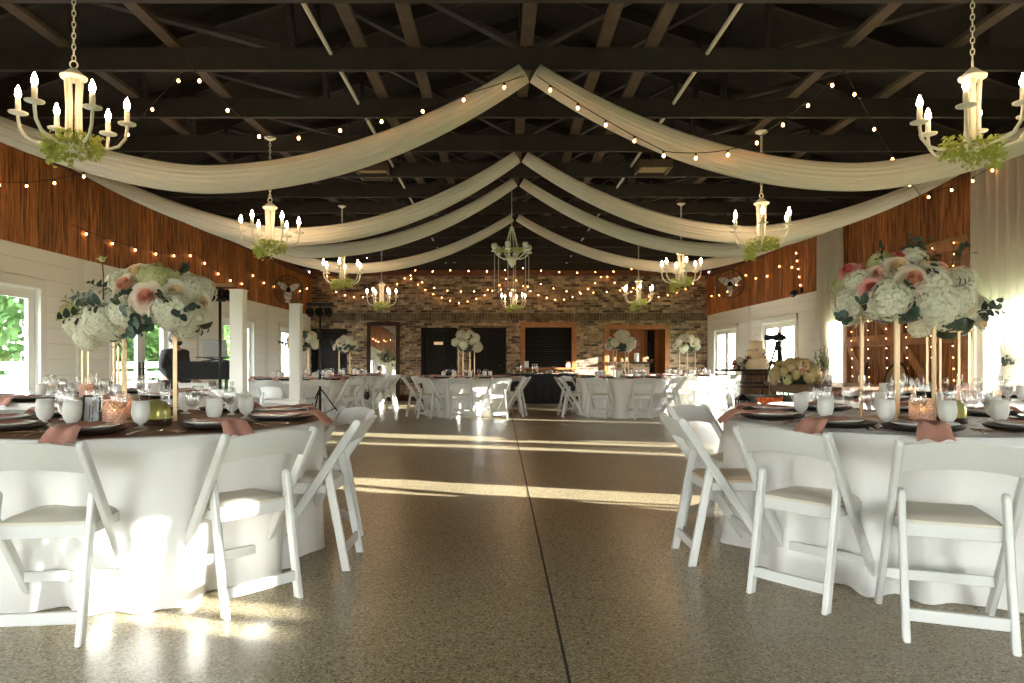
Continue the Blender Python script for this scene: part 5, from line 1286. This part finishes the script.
def head(i, j):
    a = 2 * PI * i / 24; v = j / 18; th = PI * v; z = -math.cos(th) * .118; rr = math.sin(th); fx, fy = math.cos(a), math.sin(a)
    wx = .074 * (1 - .18 * max(0, -z / .118)); wy = .094
    p = Vector((fx * rr * wx, fy * rr * wy - .004, z))
    if fy > .4:
        c = (fy - .4) / .6; n = max(0, 1 - abs(fx) / .3)
        p.y += .020 * n * math.exp(-((z + .018) / .02) ** 2) * c + .008 * n * math.exp(-((z + .055) / .012) ** 2) * c + .010 * n * math.exp(-((z + .095) / .02) ** 2) * c
        p.y -= .010 * math.exp(-((abs(fx) - .38) / .15) ** 2) * math.exp(-((z - .008) / .014) ** 2)
        p.y += .006 * math.exp(-((z - .03) / .012) ** 2) * c
    return Vector((p.x, p.y + .045, p.z + 1.555))
b.grid(head, 24, 19, cu=True)
for s in (-1, 1): b.sphere((s * .076, .03, 1.553), .028, 8, 6, (.35, .7, 1.1))
b.build('head', 'skin', t)
b = MB()
for s in (-1, 1): b.sphere((s * .029, .118, 1.564), .0095, 8, 6)
b.build('eyes', 'ink', t)
b = MB(); b.sphere((0, .02, 1.60), .1, 16, 10, (.83, 1.02, .86)); b.sphere((0, -.012, 1.55), .09, 14, 8, (.86, .85, 1.0)); b.build('hair', 'hair', t)
b = MB(); b.sphere((0, .085, 1.475), .06, 14, 9, (1.02, .75, .75)); b.build('beard', 'hair', t)
jk = [[((0, 0, .80), (.175, .135)), ((0, 0, 1.0), (.155, .12)), (ch_, (.185, .135)), ((0, .01, 1.335), (.14, .11)), ((0, .015, 1.40), (.082, .085))]]
for s in (-1, 1): jk.append([((0, .01, 1.335), (.14, .11)), ((s * .18, .01, 1.31), .082), ((s * .237, .0, 1.06), .060), ((s * .204, .155, .912), .043)])
skin_body('jacket', jk, 'suit', t)
tr_ = [[((0, 0, .86), (.16, .12)), ((s * .09, 0, .80), (.1, .105)), ((s * .10, .02, .47), (.078, .08)), ((s * .10, -.01, .07), (.06, .065))] for s in (-1, 1)]
skin_body('trousers', tr_, 'suit', t)
for s in (-1, 1):
    b = MB(); b.sphere((s * .11, .07, .045), .1, 12, 7, (.48, 1.4, .45)); b.build('shoe', 'black', t)
# ------------------------------------------------------------------ camera, light
cam = bpy.data.cameras.new('camera'); cam.lens = F / 1024 * 36; cam.sensor_width = 36; cam.clip_start = .05; cam.clip_end = 500
cam.shift_x = 12 / 1024; cam.shift_y = 20.5 / 1024
co = bpy.data.objects.new('camera', cam); COL.objects.link(co); co.location = (0, 0, H); co.rotation_euler = (PI / 2, 0, 0); scn.camera = co
sun = bpy.data.lights.new('sun', 'SUN'); sun.energy = 27; sun.angle = R(.6); sun.color = (1, .97, .92)
so = bpy.data.objects.new('sun', sun); COL.objects.link(so)
so.rotation_euler = Vector((-.958, .285, -.180)).to_track_quat('-Z', 'Y').to_euler()
w = bpy.data.worlds.new('sky'); scn.world = w; w.use_nodes = True; nt = w.node_tree
bg = nt.nodes['Background']; tc = nt.nodes.new('ShaderNodeTexCoord'); sx = nt.nodes.new('ShaderNodeSeparateXYZ')
nt.links.new(tc.outputs['Generated'], sx.inputs[0])
rp = ramp(nt, [(0, (.45, .45, .40)), (.48, (1., .97, .9)), (.55, (.95, .96, .94)), (1, (.60, .72, .9))])
mr = nt.nodes.new('ShaderNodeMapRange'); mr.inputs['From Min'].default_value = -1; nt.links.new(sx.outputs[2], mr.inputs['Value']); nt.links.new(mr.outputs[0], rp.inputs['Fac'])
nt.links.new(rp.outputs['Color'], bg.inputs['Color']); bg.inputs['Strength'].default_value = 13.5
def portal(loc, rot, sx_, sy_):
    l = bpy.data.lights.new('sky_portal', 'AREA'); l.shape = 'RECTANGLE'; l.size = sx_; l.size_y = sy_; l.cycles.is_portal = True
    o = bpy.data.objects.new('sky_portal', l); COL.objects.link(o); o.location = loc; o.rotation_euler = rot
for a, c in LEFT_OPEN: portal((XL - .1, (a + c) / 2, 1.0), (0, -PI / 2, 0), 1.8, c - a - .2)
for a, c in RIGHT_OPEN: portal((XR + .1, (a + c) / 2, 1.0), (0, PI / 2, 0), 1.8, c - a - .2)
portal((XC, YF - .2, 1.07), (PI / 2, 0, 0), 7, 2.1)
portal((XR + .1, .9, 1.575), (0, PI / 2, 0), .75, .7)
for phrase, objs in ORD:
    bpy.context.view_layer.update()
    for k, o in enumerate(sorted(objs, key=img_x)): o['label'] = phrase.replace('#', ORDW[k])
scn.cycles.use_denoising = True; scn.cycles.max_bounces = 8; scn.cycles.diffuse_bounces = 5; scn.cycles.transparent_max_bounces = 24
scn.cycles.sample_clamp_indirect = 6; scn.cycles.caustics_reflective = False; scn.cycles.caustics_refractive = False
scn.view_settings.view_transform = 'Standard'; scn.view_settings.look = 'None'; scn.view_settings.exposure = 1.45; scn.view_settings.gamma = 1.0
